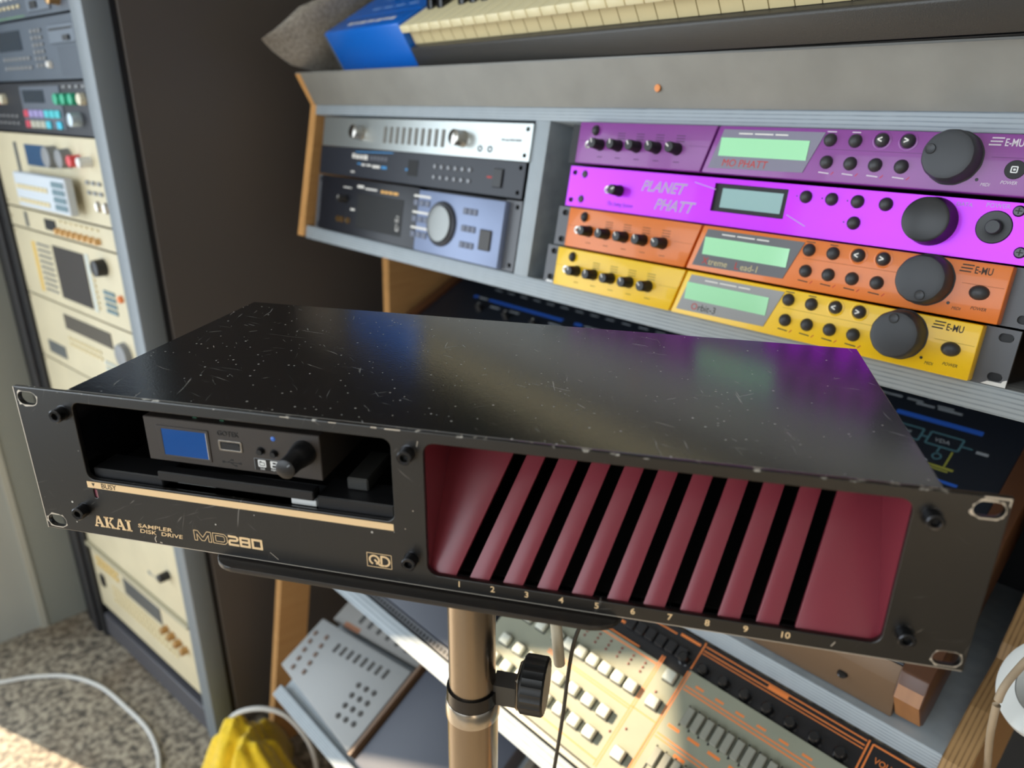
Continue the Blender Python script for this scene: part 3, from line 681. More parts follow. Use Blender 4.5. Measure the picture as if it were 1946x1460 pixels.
# ------------------------------------------------------------------ grey-green synth with orange lines on the lower tier
a34 = R(34)
og = thing('desktop_synth', 'grey-green synth with orange lines, pale square buttons and sliders on the lower tier', 'synth', origin=(-0.095, 0.6093, 0.6944), xaxis=(1, 0, 0), zaxis=(0, math.cos(a34), math.sin(a34)))
M_GG = mat('grey_green_panel', (140, 142, 124), 0.5, var=0.05, vscale=20, bump=0.04, bscale=900)
M_OBLK = mat('black_glossy_band', (24, 24, 28), 0.35)
M_ORG = mat('orange_print', (232, 130, 60), 0.55)
M_SQ = mat('pale_button', (208, 210, 196), 0.42)
boxes('body', [(-480, -10, 8, 42, -186, -2)], M_OBLK, og)
box('panel', -480, -238, 4, 8, -182, -48, M_GG, og, 0.4)
box('panel', -236.5, -12, 4, 8, -182, -38, M_GG, og, 0.4)
box('front_edge', -480, -10, 2, 42, -190, -183, mat('silver_edge', (150, 152, 146), .35, .6), og, 1.0)
Y = 3.9
L_ = []
for x in (-271, -268, -237.5, -234.5): L_.append((x, -178, x, -40, 1.4))
L_ += [(-232, -55, -30, -55, 1.6), (-232, -59, -30, -59, 1.6), (-271, -105, -237, -105, 1.4), (-395, -106, -272, -106, 1.4), (-395, -109, -272, -109, 1.4), (-395, -172, -272, -172, 1.6), (-470, -172, -395, -172, 1.6), (-380, -52, -272, -52, 1.6), (-380, -46, -300, -46, 1.4)]
L_ += [(-232, -112, -150, -112, 1.6), (-232, -116, -30, -116, 1.4)]
for i in range(8): L_.append((-226 + i * 24, -99, -212 + i * 24, -99, 3.2)); L_.append((-222 + i * 24, -50, -212 + i * 24, -50, 2.4))
for i in range(6): L_.append((-205 + i * 30, -121, -192 + i * 30, -121, 3.4))
dashes('orange_lines', L_, Y, M_ORG, og)
dashes('orange_lines_band', [(-238, -2, -238, -36, 1.6), (-58, -4, -58, -36, 1.6), (-236, -6, -60, -6, 1.3), (-236, -11, -60, -11, 1.3), (-236, -14.5, -60, -14.5, 1.0), (-268, -8, -242, -8, 3), (-160, -9, -138, -9, 4), (-54, -6, -14, -6, 1.6), (-54, -6, -54, -36, 1.6), (-380, -10, -272, -10, 1.6), (-340, -30, -300, -30, 3)], 7.8, M_ORG, og)
text('band_lettering', 'VOLUME', -48, -21, 8, M_ORG, og, 7.8, 0.9)
M_WELL = mat('dark_button_well', (52, 54, 46), .6)
def square_button(x, z):
    b = box('square_button', x - 6.6, x + 6.6, -3.6, 4, z - 6.2, z + 6.2, M_SQ, og, 1.6, 2)
    box('button_well', -7.6, 7.8, 3.1, 3.75, -7.8, 7.0, M_WELL, b)
    return b
for i in range(7): square_button(-392 + i * 18.45, -88.3)
for i in range(4): square_button(-360 + i * 22.7, -127.3)
for i in range(4): square_button(-360 + i * 22.3, -154)
for (x, z) in ((-250, -56), (-251, -89), (-253, -153.5), (-427, -152), (-427, -127), (-451, -127), (-451, -152), (-404, -127), (-404, -152), (-420, -88), (-443, -88)): square_button(x, z)
for j in range(3):
    for i in range(6): turned('led', 'redled', [(0, -1.4), (1.1, -1.1), (1.5, 0)], -366 + i * 16.5, -58 - j * 5.5, mat('dark_red_led', (130, 40, 30), .3), og, 4, 10)
for (x, z) in ((-262, -128), (-256, -78), (-276, -140)): turned('led', 'redled', None, x, z, MATS['dark_red_led'], og, 4, 10)
SLK = [(-216 + i * 11.6, -76) for i in range(17)]
for (x, z) in SLK:
    b_ = box('slider_slot', x - 0.9, x + 0.9, 3.6, 4.1, z - 18, z + 6, M_DARK, og)
    box('slider_cap', x + 1.6, x + 9.6, -3.2, 3.9, z - 16, z + 4, mat('slider_grey', (140, 140, 128), .5), og, 0.8)
for i in range(16):
    x, z = -224 + i * 11.6, -126
    box('slider_slot', x - 0.9, x + 0.9, 3.6, 4.1, z - 26, z + 4, M_DARK, og)
    box('slider_cap', x + 1.6, x + 9.6, -3.2, 3.9, z - 18, z + 2, MATS['slider_grey'], og, 0.8)
for i in range(8): turned('band_knob', 'bandk', [(0, -11), (4.2, -11), (5.4, -9.8), (6, -1), (7.4, 0)], -249 + i * 25, -30.6, mat('glossy_black_knob', (22, 22, 24), .18), og, 8, 24)
for i in range(6): box('band_button', -330 + i * 14, -318 + i * 14, 1, 8, -34, -20, M_OBLK, og, 1.0)

# flat navy device left of it
fd = thing('flat_controller', 'flat dark navy device with a dotted front strip, left of the steel pole', 'controller', origin=(-0.095, 0.6093, 0.6944), xaxis=(1, 0, 0), zaxis=(0, math.cos(a34), math.sin(a34)))
M_NAVYG = mat('navy_grey_lid', (62, 66, 78), 0.45, bump=0.03, bscale=900)
box('lid', -760, -486, 2, 30, -178, 10, M_NAVYG, fd, 3, 2)
box('dotted_strip', -760, -486, 6, 30, -190, -179, mat('strip_grey', (92, 94, 100), .5), fd, 0.5)
for i in range(38): box('strip_dot', -756 + i * 7.1, -752.6 + i * 7.1, 5.2, 6.1, -187.5, -182, M_DARK, fd)

# ------------------------------------------------------------------ light grey devices on the bottom tier
a31 = R(31)
KPO = (-0.88, 0.44, 0.363); KPZ = (0, math.cos(a31), math.sin(a31))
M_LG = mat('light_grey_case', (150, 152, 152), 0.45, bump=0.03, bscale=900)
M_SLOT = mat('dark_key', (62, 60, 58), .5)
bt = thing('low_shelf', 'grey sloping bottom shelf of the console carrying the keypad device', 'shelf', origin=KPO, xaxis=(1, 0, 0), zaxis=KPZ)
box('board', -124, 330, 40, 60, -66, 300, M_GREYPLY, bt)
box('lip_board', -124, 330, 26, 60, -86, -66, M_GREYPLY, bt, 1)
kd = thing('keypad_device', 'light grey desktop device with a three-column keypad on the bottom shelf', 'sequencer', origin=KPO, xaxis=(1, 0, 0), zaxis=KPZ)
prism('case', [(-131, -42), (102, -55), (101, 90), (-129, 58)], 0, 38, M_LG, kd, 3)
for j in range(4):
    for i in range(3): turned('round_key', 'rkey', [(0, -2.6), (3.6, -2.4), (4.4, -1.4), (4.6, 0)], 35.5 + i * 17.5 + j * 2.6, 21 + i * 3.8 - j * 17.2, M_SLOT, kd, 0, 14)
for i in range(8): box('tall_key', -58 + i * 17, -52 + i * 17, -2, 0.2, 30 + i * 3.2, 46 + i * 3.2, M_SLOT, kd, 0.6)
for j in range(5):
    for i in range(2): box('small_key', -120 + i * 27.4 + j * 3.4, -113 + i * 27.4 + j * 3.4, -2, 0.2, 28 + i * 7 - j * 15.6, 36 + i * 7 - j * 15.6, mat('rust_key', (104, 78, 62), .5), kd, 0.6)
ud = thing('slotted_device', 'light grey device with dark slots just above the keypad device', 'sequencer', origin=KPO, xaxis=(1, 0, 0), zaxis=KPZ)
prism('case', [(-122, 68), (100, 100), (98, 230), (-122, 210)], 14, 39, mat('grey_case_dull', (128, 126, 122), .5), ud, 2)
for i in range(6): box('slot', -70 + i * 24, -62 + i * 24, 13.4, 14.2, 92 + i * 2.5, 120 + i * 2.5, M_SLOT, ud)
strokes('rust_label', [(-92, 76, -52, 82, 9)], 13.9, mat('rust_label', (150, 100, 70), .6), ud)
nd = thing('flat_case', 'dark slate flat case with a brown edge right of the keypad device', 'case', origin=KPO, xaxis=(1, 0, 0), zaxis=KPZ)
box('lid', 118, 326, 4, 38, -58, 290, M_NAVYG, nd, 4, 2)
box('brown_edge', 106, 112, -2, 39, -56, 120, mat('brown_edge', (110, 84, 62), .5), nd)

# ------------------------------------------------------------------ tall equipment rack on the left
RD = Vector((0.9927, 0.1203, 0)).normalized()
RO = Vector((-1.7228, 0.3000, 0))
rk = thing('equipment_rack', 'tall dark equipment rack with grey posts standing on the speckled floor', 'rack', origin=RO, xaxis=RD)
M_POST = mat('slate_blue_post', (122, 130, 136), 0.42, bump=0.04, bscale=700)
M_RSIDE = mat('dark_rack_side', (92, 86, 82), 0.5, bump=0.05, bscale=700)
M_RBLK = mat('rack_black', (24, 25, 29), 0.5)
box('post', 428, 470, -6, 34, 0, 2050, M_POST, rk, 3, 2)
box('post', -160, -52, -8, 40, 0, 2050, M_RBLK, rk, 2)
box('post_channel', -112, -84, -14, -8, 0, 2050, mat('channel_grey', (44, 44, 48), .45), rk, 1)
box('side_rail', 446, 466, 34.5, 44, 0, 2050, M_RBLK, rk)
box('side_panel', 452, 470, 44.5, 720, 20, 2040, M_RSIDE, rk, 1)
box('side_panel', -160, -150, 44.5, 720, 20, 2040, M_RSIDE, rk)
box('bottom_sill', -51, 427.5, -4, 34, 10, 70, mat('sill_slate', (78, 78, 84), .45), rk, 2)
box('bottom_rail', -51, 427.5, 8, 34, 70.5, 99, M_RBLK, rk)
box('base', -150, 452, 34.5, 700, 5, 60, M_RBLK, rk)
box('top', -150, 452, 34.5, 700, 2000, 2040, M_RBLK, rk)
M_CREAM = mat('aged_cream_panel', (204, 194, 164), 0.5, var=0.06, vscale=12)
M_SLATEP = mat('slate_grey_panel', (74, 84, 96), 0.45, var=0.08, vscale=10)
M_INK = mat('ink_black_panel', (28, 31, 40), 0.42)
M_LCDK = mat('dark_lcd', (62, 60, 62), 0.2)
M_KCREAM = mat('cream_button', (214, 200, 160), .5)
M_KTEAL = mat('teal_grey_key', (110, 136, 146), .5)
M_KGREY = mat('grey_keys', (130, 132, 134), .5)
def rack_unit(label, z0, z1, m, y=0, name='rack_unit', cat='sampler'):
    r = thing(name, label, cat, 'units in the tall rack', RO + Vector((0, 0, z0 * MM)), RD)
    h = z1 - z0 - 1.5
    holes = [rrect(-46, -38, z - 3, z + 3, 2.9, 3) for z in ((8, h - 8) if h > 40 else (h / 2,))]
    plate('faceplate', [(-50, 0), (427, 0), (427, h), (-50, h)], holes, y, y + 4, m, r)
    box('chassis', -30, 408, y + 4.2, y + 380, 2, h - 2, MATS['black_chassis'], r)
    return r
def grid(name, r, x0, z0, nx, nz, dx, dz, sx, sz, m, d=2.5):
    for j in range(nz):
        for i in range(nx): box(name, x0 + i * dx, x0 + i * dx + sx, -d, 0.1, z0 - j * dz - sz, z0 - j * dz, m, r, 0.5)
def rknob(r, x, z, rad, m, h=14, name='knob'):
    return turned(name, 'rk%.1f_%.1f' % (rad, h), [(0, -h), (rad * .85, -h), (rad, -h + 1), (rad * 1.08, 0)], x, z, m, r, 0, 24)

u = rack_unit('dark slate rack unit with white buttons and brass knob at the rack top', 1372, 1500, M_SLATEP)
grid('white_button', u, 130, 36, 6, 1, 22, 10, 10, 8, M_WHITEPL); grid('small_button', u, 140, 20, 5, 1, 20, 8, 8, 5, M_KCREAM)
box('disk_slot', 262, 350, -3, 0.1, 6, 60, mat('slate_light', (98, 108, 120), .45), u, 1); box('slot_lever', 280, 306, -5, -2.9, 10, 20, M_BLACKPL, u)
rknob(u, 380, 18, 9, mat('brass_knob', (190, 150, 100), .3, .8), 16); strokes('green_line', [(60, 3, 240, 3, 2)], -0.1, mat('green_print', (90, 130, 90), .6), u)
u = rack_unit('slate grey sampler with floppy slot and dense keypad, second from the rack top', 1280, 1370, M_SLATEP)
box('lcd', 96, 202, -1, 0.2, 46, 76, mat('navy_lcd', (34, 48, 62), .2), u); grid('key', u, 252, 74, 3, 6, 16, 10, 9, 5, M_KGREY)
grid('soft_key', u, 110, 36, 7, 2, 18, 14, 11, 5, M_KGREY)
fl = box('floppy_drive', 328, 424, -4, 0.1, 50, 76, mat('slate_light', (98, 108, 120), .45), u, 1)
box('disk_slot', 334 - 376, 418 - 376, -0.6 - 1.95, -1.9, 5, 8, M_DARK, fl); box('eject_button', 10, 30, -5, -1.9, -10, -3, M_BLACKPL, fl)
box('blank_plate', 345, 424, -1, 0.1, 4, 46, mat('slate_mid', (66, 76, 88), .5), u); rknob(u, 306, 22, 5, M_PTR, 6)
u = rack_unit('black drum machine unit with red, lilac and turquoise buttons in the rack', 1197, 1278, M_INK, cat='drum machine')
box('lcd_panel', 150, 320, -1.5, 0.1, 8, 74, mat('slate_panel2', (84, 92, 104), .45), u); box('lcd', 162, 254, -2.2, -1.4, 48, 68, MATS['navy_lcd'], u)
for j, row in enumerate((((196, 62, 84), (150, 140, 190), (150, 140, 190), (150, 140, 190), (70, 190, 200), (70, 190, 200), (70, 190, 200)), ((196, 62, 84), (176, 176, 160), (176, 176, 160), (176, 176, 160), (70, 190, 210), None, (60, 190, 220)))):
    for i, c in enumerate(row):
        if c: box('colour_button', 156 + i * 22.5, 174 + i * 22.5, -4.5, -1.4, 25 - j * 17, 37 - j * 17, mat('btn_%d_%d_%d' % c, c, .45), u, 1)
for i, (x, c) in enumerate(((314, (40, 170, 130)), (342, (40, 170, 130)), (371, (40, 170, 130)), (404, (220, 214, 190)), (68, (220, 214, 190)), (46, (220, 80, 50)))):
    rknob(u, x, 54, 8.4, mat('cap_%d_%d_%d' % c, c, .4), 9, 'pad_cap')
rknob(u, 374, 24, 10, mat('ice_knob', (190, 205, 215), .3, .3), 16); rknob(u, 344, 20, 6, M_PTR, 6)
grid('tiny_button', u, 335, 74, 4, 1, 24, 9, 13, 4, M_KGREY); grid('tiny_button', u, 20, 28, 5, 2, 22, 12, 10, 4, M_KGREY)
u = rack_unit('cream sampler with a blue screen, red-capped knob and flip-down keypad', 1058, 1195, M_CREAM)
box('lcd', 112, 232, -1.2, 0.2, 82, 118, mat('blue_screen', (34, 78, 118), .15), u)
rknob(u, 248, 102, 17, MATS['grey_keys'], 18); rknob(u, 302, 102, 15, MATS['grey_keys'], 18); rknob(u, 342, 100, 9, mat('red_cap', (214, 70, 76), .4), 18); rknob(u, 384, 100, 8, M_WHITEPL, 20, 'lever_knob')
box('floppy_slot', 58, 72, -1, 0.2, 20, 120, mat('slot_grey', (88, 92, 92), .5), u)
fp = box('flip_keypad', 102, 330, -26, -12, 12, 72, mat('keypad_pale_blue', (196, 204, 212), .45), u, 2)
grid_p = thing_p = None
for j in range(4):
    for i in range(4): box('key', 60 + i * 12.4, 70 + i * 12.4, -9, -6.9, 14 - j * 12.4, 23 - j * 12.4, M_KTEAL, fp, .5)
for j in range(2):
    for i in range(8): box('key', -104 + i * 18, -91 + i * 18, -9, -6.9, 2 - j * 24, 10 - j * 24, M_KCREAM, fp, .5)
for x in (381, 410): turned('jack_socket', 'bigjack', [(0, 0.2), (4, 0.2), (4, -2), (8, -3), (9.5, 0)], x, 30, M_CHROME, u, 0, 20)
grid('tiny_button', u, 352, 70, 3, 2, 22, 16, 12, 6, M_KGREY)
u = rack_unit('narrow cream rack unit with a small black display and a row of amber knobs', 1018, 1056, M_CREAM)
box('display', 130, 180, -2, 0.2, 8, 28, M_DARK, u, 1)
for i in range(8): rknob(u, 192 + i * 23.5, 11, 5.5, mat('amber_knob', (206, 160, 100), .4), 9)
grid('tiny_button', u, 196, 32, 8, 1, 22, 8, 13, 4, M_KCREAM); box('card_slot', 30, 44, -.8, .2, 4, 32, MATS['slot_grey'], u)
u = rack_unit('cream sampler with a large dark square screen and yellow stripe, mid rack', 882, 1016, M_CREAM)
box('screen', 140, 276, -1.6, 0.2, 16, 116, M_LCDK, u, .6); box('screen_frame', 282, 296, -1, .2, 14, 118, mat('pale_frame', (190, 196, 190), .5), u)
box('yellow_stripe', 34, 50, -.6, .2, 14, 112, mat('yellow_stripe', (214, 180, 96), .6), u)
grid('key', u, 336, 62, 4, 4, 11, 11, 8, 7, M_KTEAL); rknob(u, 356, 104, 14, M_KNOB, 18); grid('tiny_button', u, 300, 106, 1, 9, 10, 10, 7, 5, M_KCREAM)
grid('tiny_button', u, 66, 112, 4, 9, 16, 11, 8, 4, M_KGREY); rknob(u, 402, 56, 6, mat('orange_cap', (230, 130, 70), .4), 6, 'orange_button')
u = rack_unit('cream sampler with a wide dark display and grey jog wheel above the black unit', 745, 880, M_CREAM)
box('display', 120, 326, -1.6, 0.2, 88, 118, mat('bronze_lcd', (88, 84, 78), .2), u, .6); rknob(u, 376, 88, 22, M_KGREY, 12, 'jog_wheel')
box('floppy_slot', 0, 88, -1, .2, 16, 42, MATS['slot_grey'], u); grid('key', u, 120, 72, 9, 2, 17, 12, 12, 6, M_KCREAM); grid('key', u, 280, 58, 5, 4, 14, 12, 10, 7, MATS['pale_frame'])
rack_unit('plain cream rack panel half hidden behind the black unit', 600, 743, M_CREAM, cat='rack panel')
u = rack_unit('cream rack panel with a black lever knob below the black unit', 276, 598, M_CREAM, cat='rack unit')
rknob(u, 370, 98, 9, M_KNOB, 20, 'lever_knob'); box('ledge', -50, 427, -8, 0, -4, 4, mat('ledge_grey', (170, 164, 140), .5), u, 1)
dashes('grey_badge', [(270, 60, 284, 60, 10), (288, 60, 300, 60, 4), (304, 60, 320, 60, 8)], -.1, MATS['grey_print'], u)
u = rack_unit('cream sampler with a dark display and brass jacks at the bottom of the rack', 100, 272, M_CREAM)
box('display', 120, 292, -1.6, .2, 110, 152, mat('grey_lcd', (92, 94, 94), .3), u, 1)
for i in range(4): rknob(u, 310 + i * 26, 112 - i * 4, 8, MATS['brass_knob'], 14)
grid('key', u, 40, 96, 18, 3, 17, 18, 11, 9, M_KCREAM); box('switch', -20, 2, -4, .2, 70, 100, M_BLACKPL, u, 1); grid('tiny_button', u, -20, 150, 6, 2, 20, 16, 12, 8, MATS['yellow_stripe'])

# ------------------------------------------------------------------ the black rack unit on its stand
UO = Vector((-0.4535, 0.0573, 1.0184))
UX = Vector((0.83258, 0.55380, -0.01082)); UZ = Vector((0.0130, 0, 0.99992))
un = thing('rack_disk_drive', 'black worn two-unit rack disk drive with maroon slotted bay on the steel pole', 'disk drive', origin=UO, xaxis=UX, zaxis=UZ)
W, H = 482.6, 88.0
slots = [rrect(cx - 6, cx + 6, cz - 3.9, cz + 3.9, 3.8, 6) for cx in (7.8, 474.9) for cz in (5.6, 81.8)]
winL = rrect(35.4, 215.6, 36.2, 82.3, 4.5); winR = rrect(232.2, 447.2, 7.6, 82.4, 5.5)
plate('faceplate', [(0, 0), (W, 0), (W, H), (0, H)], slots + [winL, winR, rrect(37.2, 39.2, 24.6, 30.4, .9, 3)], 0, 3, M_PANEL, un, 0.35)
# bright bare rims around the rack slots
for cx in (7.8, 474.9):
    for cz in (5.6, 81.8):
        bm = bmesh.new(); n = 44; rings = []
        for i in range(n):
            t = 2 * math.pi * i / n
            dx, dz = math.cos(t), math.sin(t)
            ex = 2.2 * (1 if dx > 0 else -1); w = 0.12 + 1.7 * max(0, noise.noise(Vector((cx + 2.6 * dx, cz * 2 + 2.6 * dz, 1.7))) + 0.05) + (0.2 if dz < -0.3 else 0)
            rings.append([bm.verts.new((( cx + ex + dx * rr) * MM, -0.12 * MM, (cz + dz * rr) * MM)) for rr in (3.85, 3.9 + w)])
        for i in range(n):
            a, b = rings[i], rings[(i + 1) % n]
            bm.faces.new((a[0], a[1], b[1], b[0]))
        r_ = bmesh.ops.extrude_face_region(bm, geom=bm.faces[:])
        bmesh.ops.translate(bm, vec=(0, 0.1 * MM, 0), verts=[v for v in r_['geom'] if isinstance(v, bmesh.types.BMVert)])
        obj_('bare_slot_rim', bm_mesh(bm, 'bare_slot_rim'), M_BARE, un)
# bright chipped edges
strokes('bare_edge', [(0.25, 0, 0.25, 88, .5), (30, 0.2, 482, 0.2, .34), (158, 87.8, 163, 87.8, .35), (184, 87.75, 188, 87.75, .4), (206, 87.7, 209, 87.7, .6), (213, 87.6, 221, 87.7, .6), (472, 87.5, 482, 87.4, .8), (481.8, 87.6, 481.8, 84, .5)], -0.1, M_BARE, un)
# casing
D = 187
box('top_cover', 31, 458, 3.2, D, 86.6, 87.8, M_BLACKTOP, un, 0.4)
box('side_wall', 31, 32.4, 3.2, D, 0.4, 86.5, M_BLACKTOP, un)
box('side_wall', 456.6, 458, 3.2, D, 0.4, 86.5, M_BLACKTOP, un)
box('bottom_plate', 31, 458, 3.2, D, -0.8, 0.3, M_BLACKTOP, un)
box('rear_plate', 32.6, 456.4, D - 1.6, D - 0.2, 0.4, 86.5, M_BLACKPL, un)
box('bay_divider', 223, 225, 3.2, D - 2, 0.4, 86.5, M_DARK, un)
# socket screws
for (x, z) in ((29, 75.6), (28.7, 16), (224.5, 76), (224, 15.9), (454.6, 75.8), (455.4, 15.7)):
    s_ = turned('socket_screw', 'cap', [(1.9, -5.6), (2.1, -5.9), (3.3, -6.0), (3.75, -5.6), (3.8, -0.2), (4.4, -0.1), (4.4, 0)], x, z, M_STEELBLK, un, 0, 32)
    turned('hex_socket', 'hexs', [(0, -3.4), (1.9, -3.6), (1.95, -5.7)], 0, 0, M_DARK, s_, 0, 6, sharp=10)
# left bay: bezel bars, latch and print
bz = box('bezel_bar', 36.2, 80, 4, 22, 35.0, 41.4, M_BLACKPL, un, 0.6)
bz = box('bezel_bar', 79.5, 171, 1.6, 9, 40.6, 46.2, M_BLACKPL, un, 0.6)
bz = box('bezel_bar', 171.5, 214.4, 3.6, 24, 34.8, 43.0, M_BLACKPL, un, 0.8)
box('drive_deck', 36, 222, 26, 150, 30, 36, M_DARK, un)
box('white_tab', 84, 108, 10, 16, 35, 38.5, M_WHITEPL, un, .4); box('white_tab', 156, 170.5, 5, 12, 35.2, 38.8, M_WHITEPL, un, .4)
box('eject_block', 184, 196, 14, 46, 42.8, 50, mat('charcoal_block', (52, 52, 50), .45), un, 0.8)
st_ = box('cream_stripe', 34.2, 215.0, -0.14, 0.1, 31.0, 34.9, M_CREAMPRINT, un)
text('busy_lettering', 'BUSY', 43.2, 31.6, 4.4, mat('brown_black_print', (50, 38, 26), .6), un, -0.2, 0.95, bold=0.03, ext=0.05)
poly_print('busy_arrow', [[(37.2, 34.1), (39.2, 34.1), (38.2, 32.0)]], -0.2, MATS['brown_black_print'], un)
box('busy_led', 37.3, 39.1, 0.6, 2.6, 24.8, 30.2, mat('plum_led', (112, 50, 66), .25), un, .3)
box('painted_led_glint', 39.25, 39.9, -0.12, 0.05, 25, 30, mat('led_glint_paint', (150, 110, 110), .3), un)  # thin pale strip, a glint beside the LED painted on as colour

# lettering
P_ = M_CREAMPRINT
def slab(chars, x, z, h, kx):
    polys = []; q = lambda pts, ox: [(ox + a * kx, z + b * h) for a, b in pts]
    G = {'A': ([[(.08, .1), (.40, 1), (.56, 1), (.22, .1)], [(.42, 1), (.68, 1), (.98, .1), (.70, .1)], [(.25, .28), (.78, .28), (.78, .40), (.25, .40)], [(0, 0), (.36, 0), (.36, .12), (0, .12)], [(.62, 0), (1.08, 0), (1.08, .12), (.62, .12)]], 1.14),
         'K': ([[(.12, 0), (.40, 0), (.40, 1), (.12, 1)], [(0, 0), (.52, 0), (.52, .12), (0, .12)], [(0, .88), (.52, .88), (.52, 1), (0, 1)], [(.40, .42), (.78, .9), (.96, .9), (.52, .40)], [(.46, .52), (.62, .62), (1.06, .08), (.76, .08)], [(.64, .88), (1.08, .88), (1.08, 1), (.64, 1)], [(.66, 0), (1.16, 0), (1.16, .12), (.66, .12)]], 1.2),
         'I': ([[(.14, 0), (.44, 0), (.44, 1), (.14, 1)], [(0, 0), (.58, 0), (.58, .12), (0, .12)], [(0, .88), (.58, .88), (.58, 1), (0, 1)]], .62)}
    for c in chars:
        ps, adv = G[c]
        polys += [q(p, x) for p in ps]; x += adv * kx
    return polys
poly_print('maker_lettering', slab('AKAI', 33.4, 5.9, 7.2, 6.0), -0.2, P_, un)
text('type_lettering', 'SAMPLER', 62.0, 9.6, 3.5, P_, un, -0.2, 1.55, 0.12, bold=0.03, ext=0.05)
text('type_lettering', 'DISK  DRIVE', 62.6, 6.2, 3.5, P_, un, -0.2, 1.45, 0.12, bold=0.03, ext=0.05)
# MD outlined, 280 solid
def path(pts, w): return [(pts[i][0], pts[i][1], pts[i + 1][0], pts[i + 1][1], w) for i in range(len(pts) - 1)]
x0, z0, h = 97.6, 6.9, 6.4
Mo = [(0, 0), (0, h), (2.4, h), (5.2, 2.4), (8, h), (10.4, h), (10.4, 0), (8.7, 0), (8.7, 4.2), (6.1, 0.3), (4.3, 0.3), (1.7, 4.2), (1.7, 0), (0, 0)]
Do = [(11.6, 0), (11.6, h), (18.6, h), (20.2, 4.8), (20.2, 1.6), (18.6, 0), (11.6, 0)]
Di = [(13.2, 1.4), (13.2, 5), (17.8, 5), (18.6, 4.3), (18.6, 2.1), (17.8, 1.4), (13.2, 1.4)]
strokes('model_lettering', [(x0 + a, z0 + b, x0 + c, z0 + d, w) for (a, b, c, d, w) in path(Mo, .34) + path(Do, .34) + path(Di, .3)], -0.2, P_, un)
w = 1.35
two = path([(0, h - .6), (5, h - .6), (5.6, h - 1.4), (5.6, 4.0), (5, 3.4), (.9, 3.2), (.4, 2.6), (.4, .7)], w) + path([(0, .66), (6.2, .66)], w)
eig = path([(.6, .66), (5.8, .66)], w) + path([(.6, 3.3), (5.8, 3.3)], w) + path([(.9, h - .6), (5.5, h - .6)], w) + path([(.6, .1), (.6, h - .1)], w) + path([(5.8, .1), (5.8, h - .1)], w)
zer = path([(.2, .66), (6.2, .66)], w) + path([(.2, h - .6), (6.2, h - .6)], w) + path([(.6, .1), (.6, h)], w) + path([(5.8, .1), (5.8, h)], w)
strokes('model_lettering', [(x0 + 21 + a, z0 + b, x0 + 21 + c, z0 + d, ww) for (a, b, c, d, ww) in two] + [(x0 + 27.8 + a, z0 + b, x0 + 27.8 + c, z0 + d, ww) for (a, b, c, d, ww) in eig] + [(x0 + 35 + a, z0 + b, x0 + 35 + c, z0 + d, ww) for (a, b, c, d, ww) in zer], -0.2, P_, un)
# QD mark
qd = path([(199.3, 7.5), (199.3, 15.8), (212.8, 15.8), (212.8, 7.5), (199.3, 7.5)], .3)
def arc(cx, cz, r, a0, a1, n=16): return [(cx + r * math.cos(R(a0 + (a1 - a0) * i / n)), cz + r * math.sin(R(a0 + (a1 - a0) * i / n))) for i in range(n + 1)]
qd += path(arc(203.3, 11.8, 2.6, -70, 250), 1.05) + path([(203.4, 12.0), (206.4, 8.8), (208.6, 8.8)], 1.05)
qd += path([(207.2, 9.6), (207.2, 14.4)], 1.05) + path([(206.8, 14.4), (208.8, 14.4)], 1.05) + path(arc(208.8, 11.6, 2.8, 90, -90, 12), 1.05)
strokes('square_mark', qd, -0.2, P_, un)
for i in range(10): text('slot_number', str(i + 1), 249.0 + i * 17.5, 3.2, 4.9, P_, un, -0.2, 1.0, align='CENTER', bold=0.05, ext=0.05)
# flecks of bare metal on the faceplate
strokes('scratch', [(427, 2.6, 428.4, 5.2, .4), (72.2, 1.2, 71.6, 3.4, .5), (71.6, 3.4, 72.8, 5.4, .5), (74.6, 1.6, 76, 1.3, .6), (143, 6.2, 147.6, 2.4, .25), (225.5, 44, 225.9, 44.4, .5), (229, 80, 229.6, 83, .3), (221, 33, 221.4, 33.3, .4)], -0.12, M_BARE, un)

# maroon bay with ten slots
al = math.atan(1.47); ca, sa = math.cos(al), math.sin(al)
def rib(name, xb0, xb1, w0=-1.5, w1=90, shift0=18.6, shift1=18.6):
    """strip on the sloping floor of the bay; leans to the right going up"""
    bm = bmesh.new()
    def P(x, w_, d): return Vector((x, 4 + w_ * ca + d * sa, 8 + w_ * sa - d * ca)) * MM
    sA = shift0 / 64.0; sB = shift1 / 64.0
    c = [(xb0 + sA * w0 if shift0 else xb0, w0), (xb1 + sB * w0 if shift1 else xb1, w0), (xb1 + sB * w1 if shift1 else xb1, w1), (xb0 + sA * w1 if shift0 else xb0, w1)]
    t = [bm.verts.new(P(x, w_, 0)) for x, w_ in c]; b = [bm.verts.new(P(x, w_, 3.0)) for x, w_ in c]
    bm.faces.new(t); bm.faces.new(b[::-1])
    for i in range(4): bm.faces.new((t[i], b[i], b[(i + 1) % 4], t[(i + 1) % 4]))
    bmesh.ops.bevel(bm, geom=bm.edges[:], offset=0.3 * MM, segments=2, profile=.5, affect='EDGES')
    return obj_(name, bm_mesh(bm, name, 35), M_RED, un)
def sh(i): return 20.4 - i * 0.55
rib('maroon_slope', 232.2, 246.6, -1.5, 90, 0, sh(0))
for i in range(9): rib('maroon_rib', 253.8 + i * 17.5, 246.6 + (i + 1) * 17.5, -1.5, 90, sh(i), sh(i + 1))
rib('maroon_slope', 411.3, 447.2, -1.5, 90, sh(9), 0)
for xx0, xx1 in ((231.2, 232.4), (447.0, 448.2)):
    prismx('bay_cheek', [(3.2, 6.5), (3.2, 84), (56, 84), (4.2, 7)], xx0, xx1, M_RED, un)
prismx('bay_foot', [(3.3, 5), (3.3, 7.0), (5.0, 7.0), (5.0, 5)], 233, 446, M_BLACKPL, un)
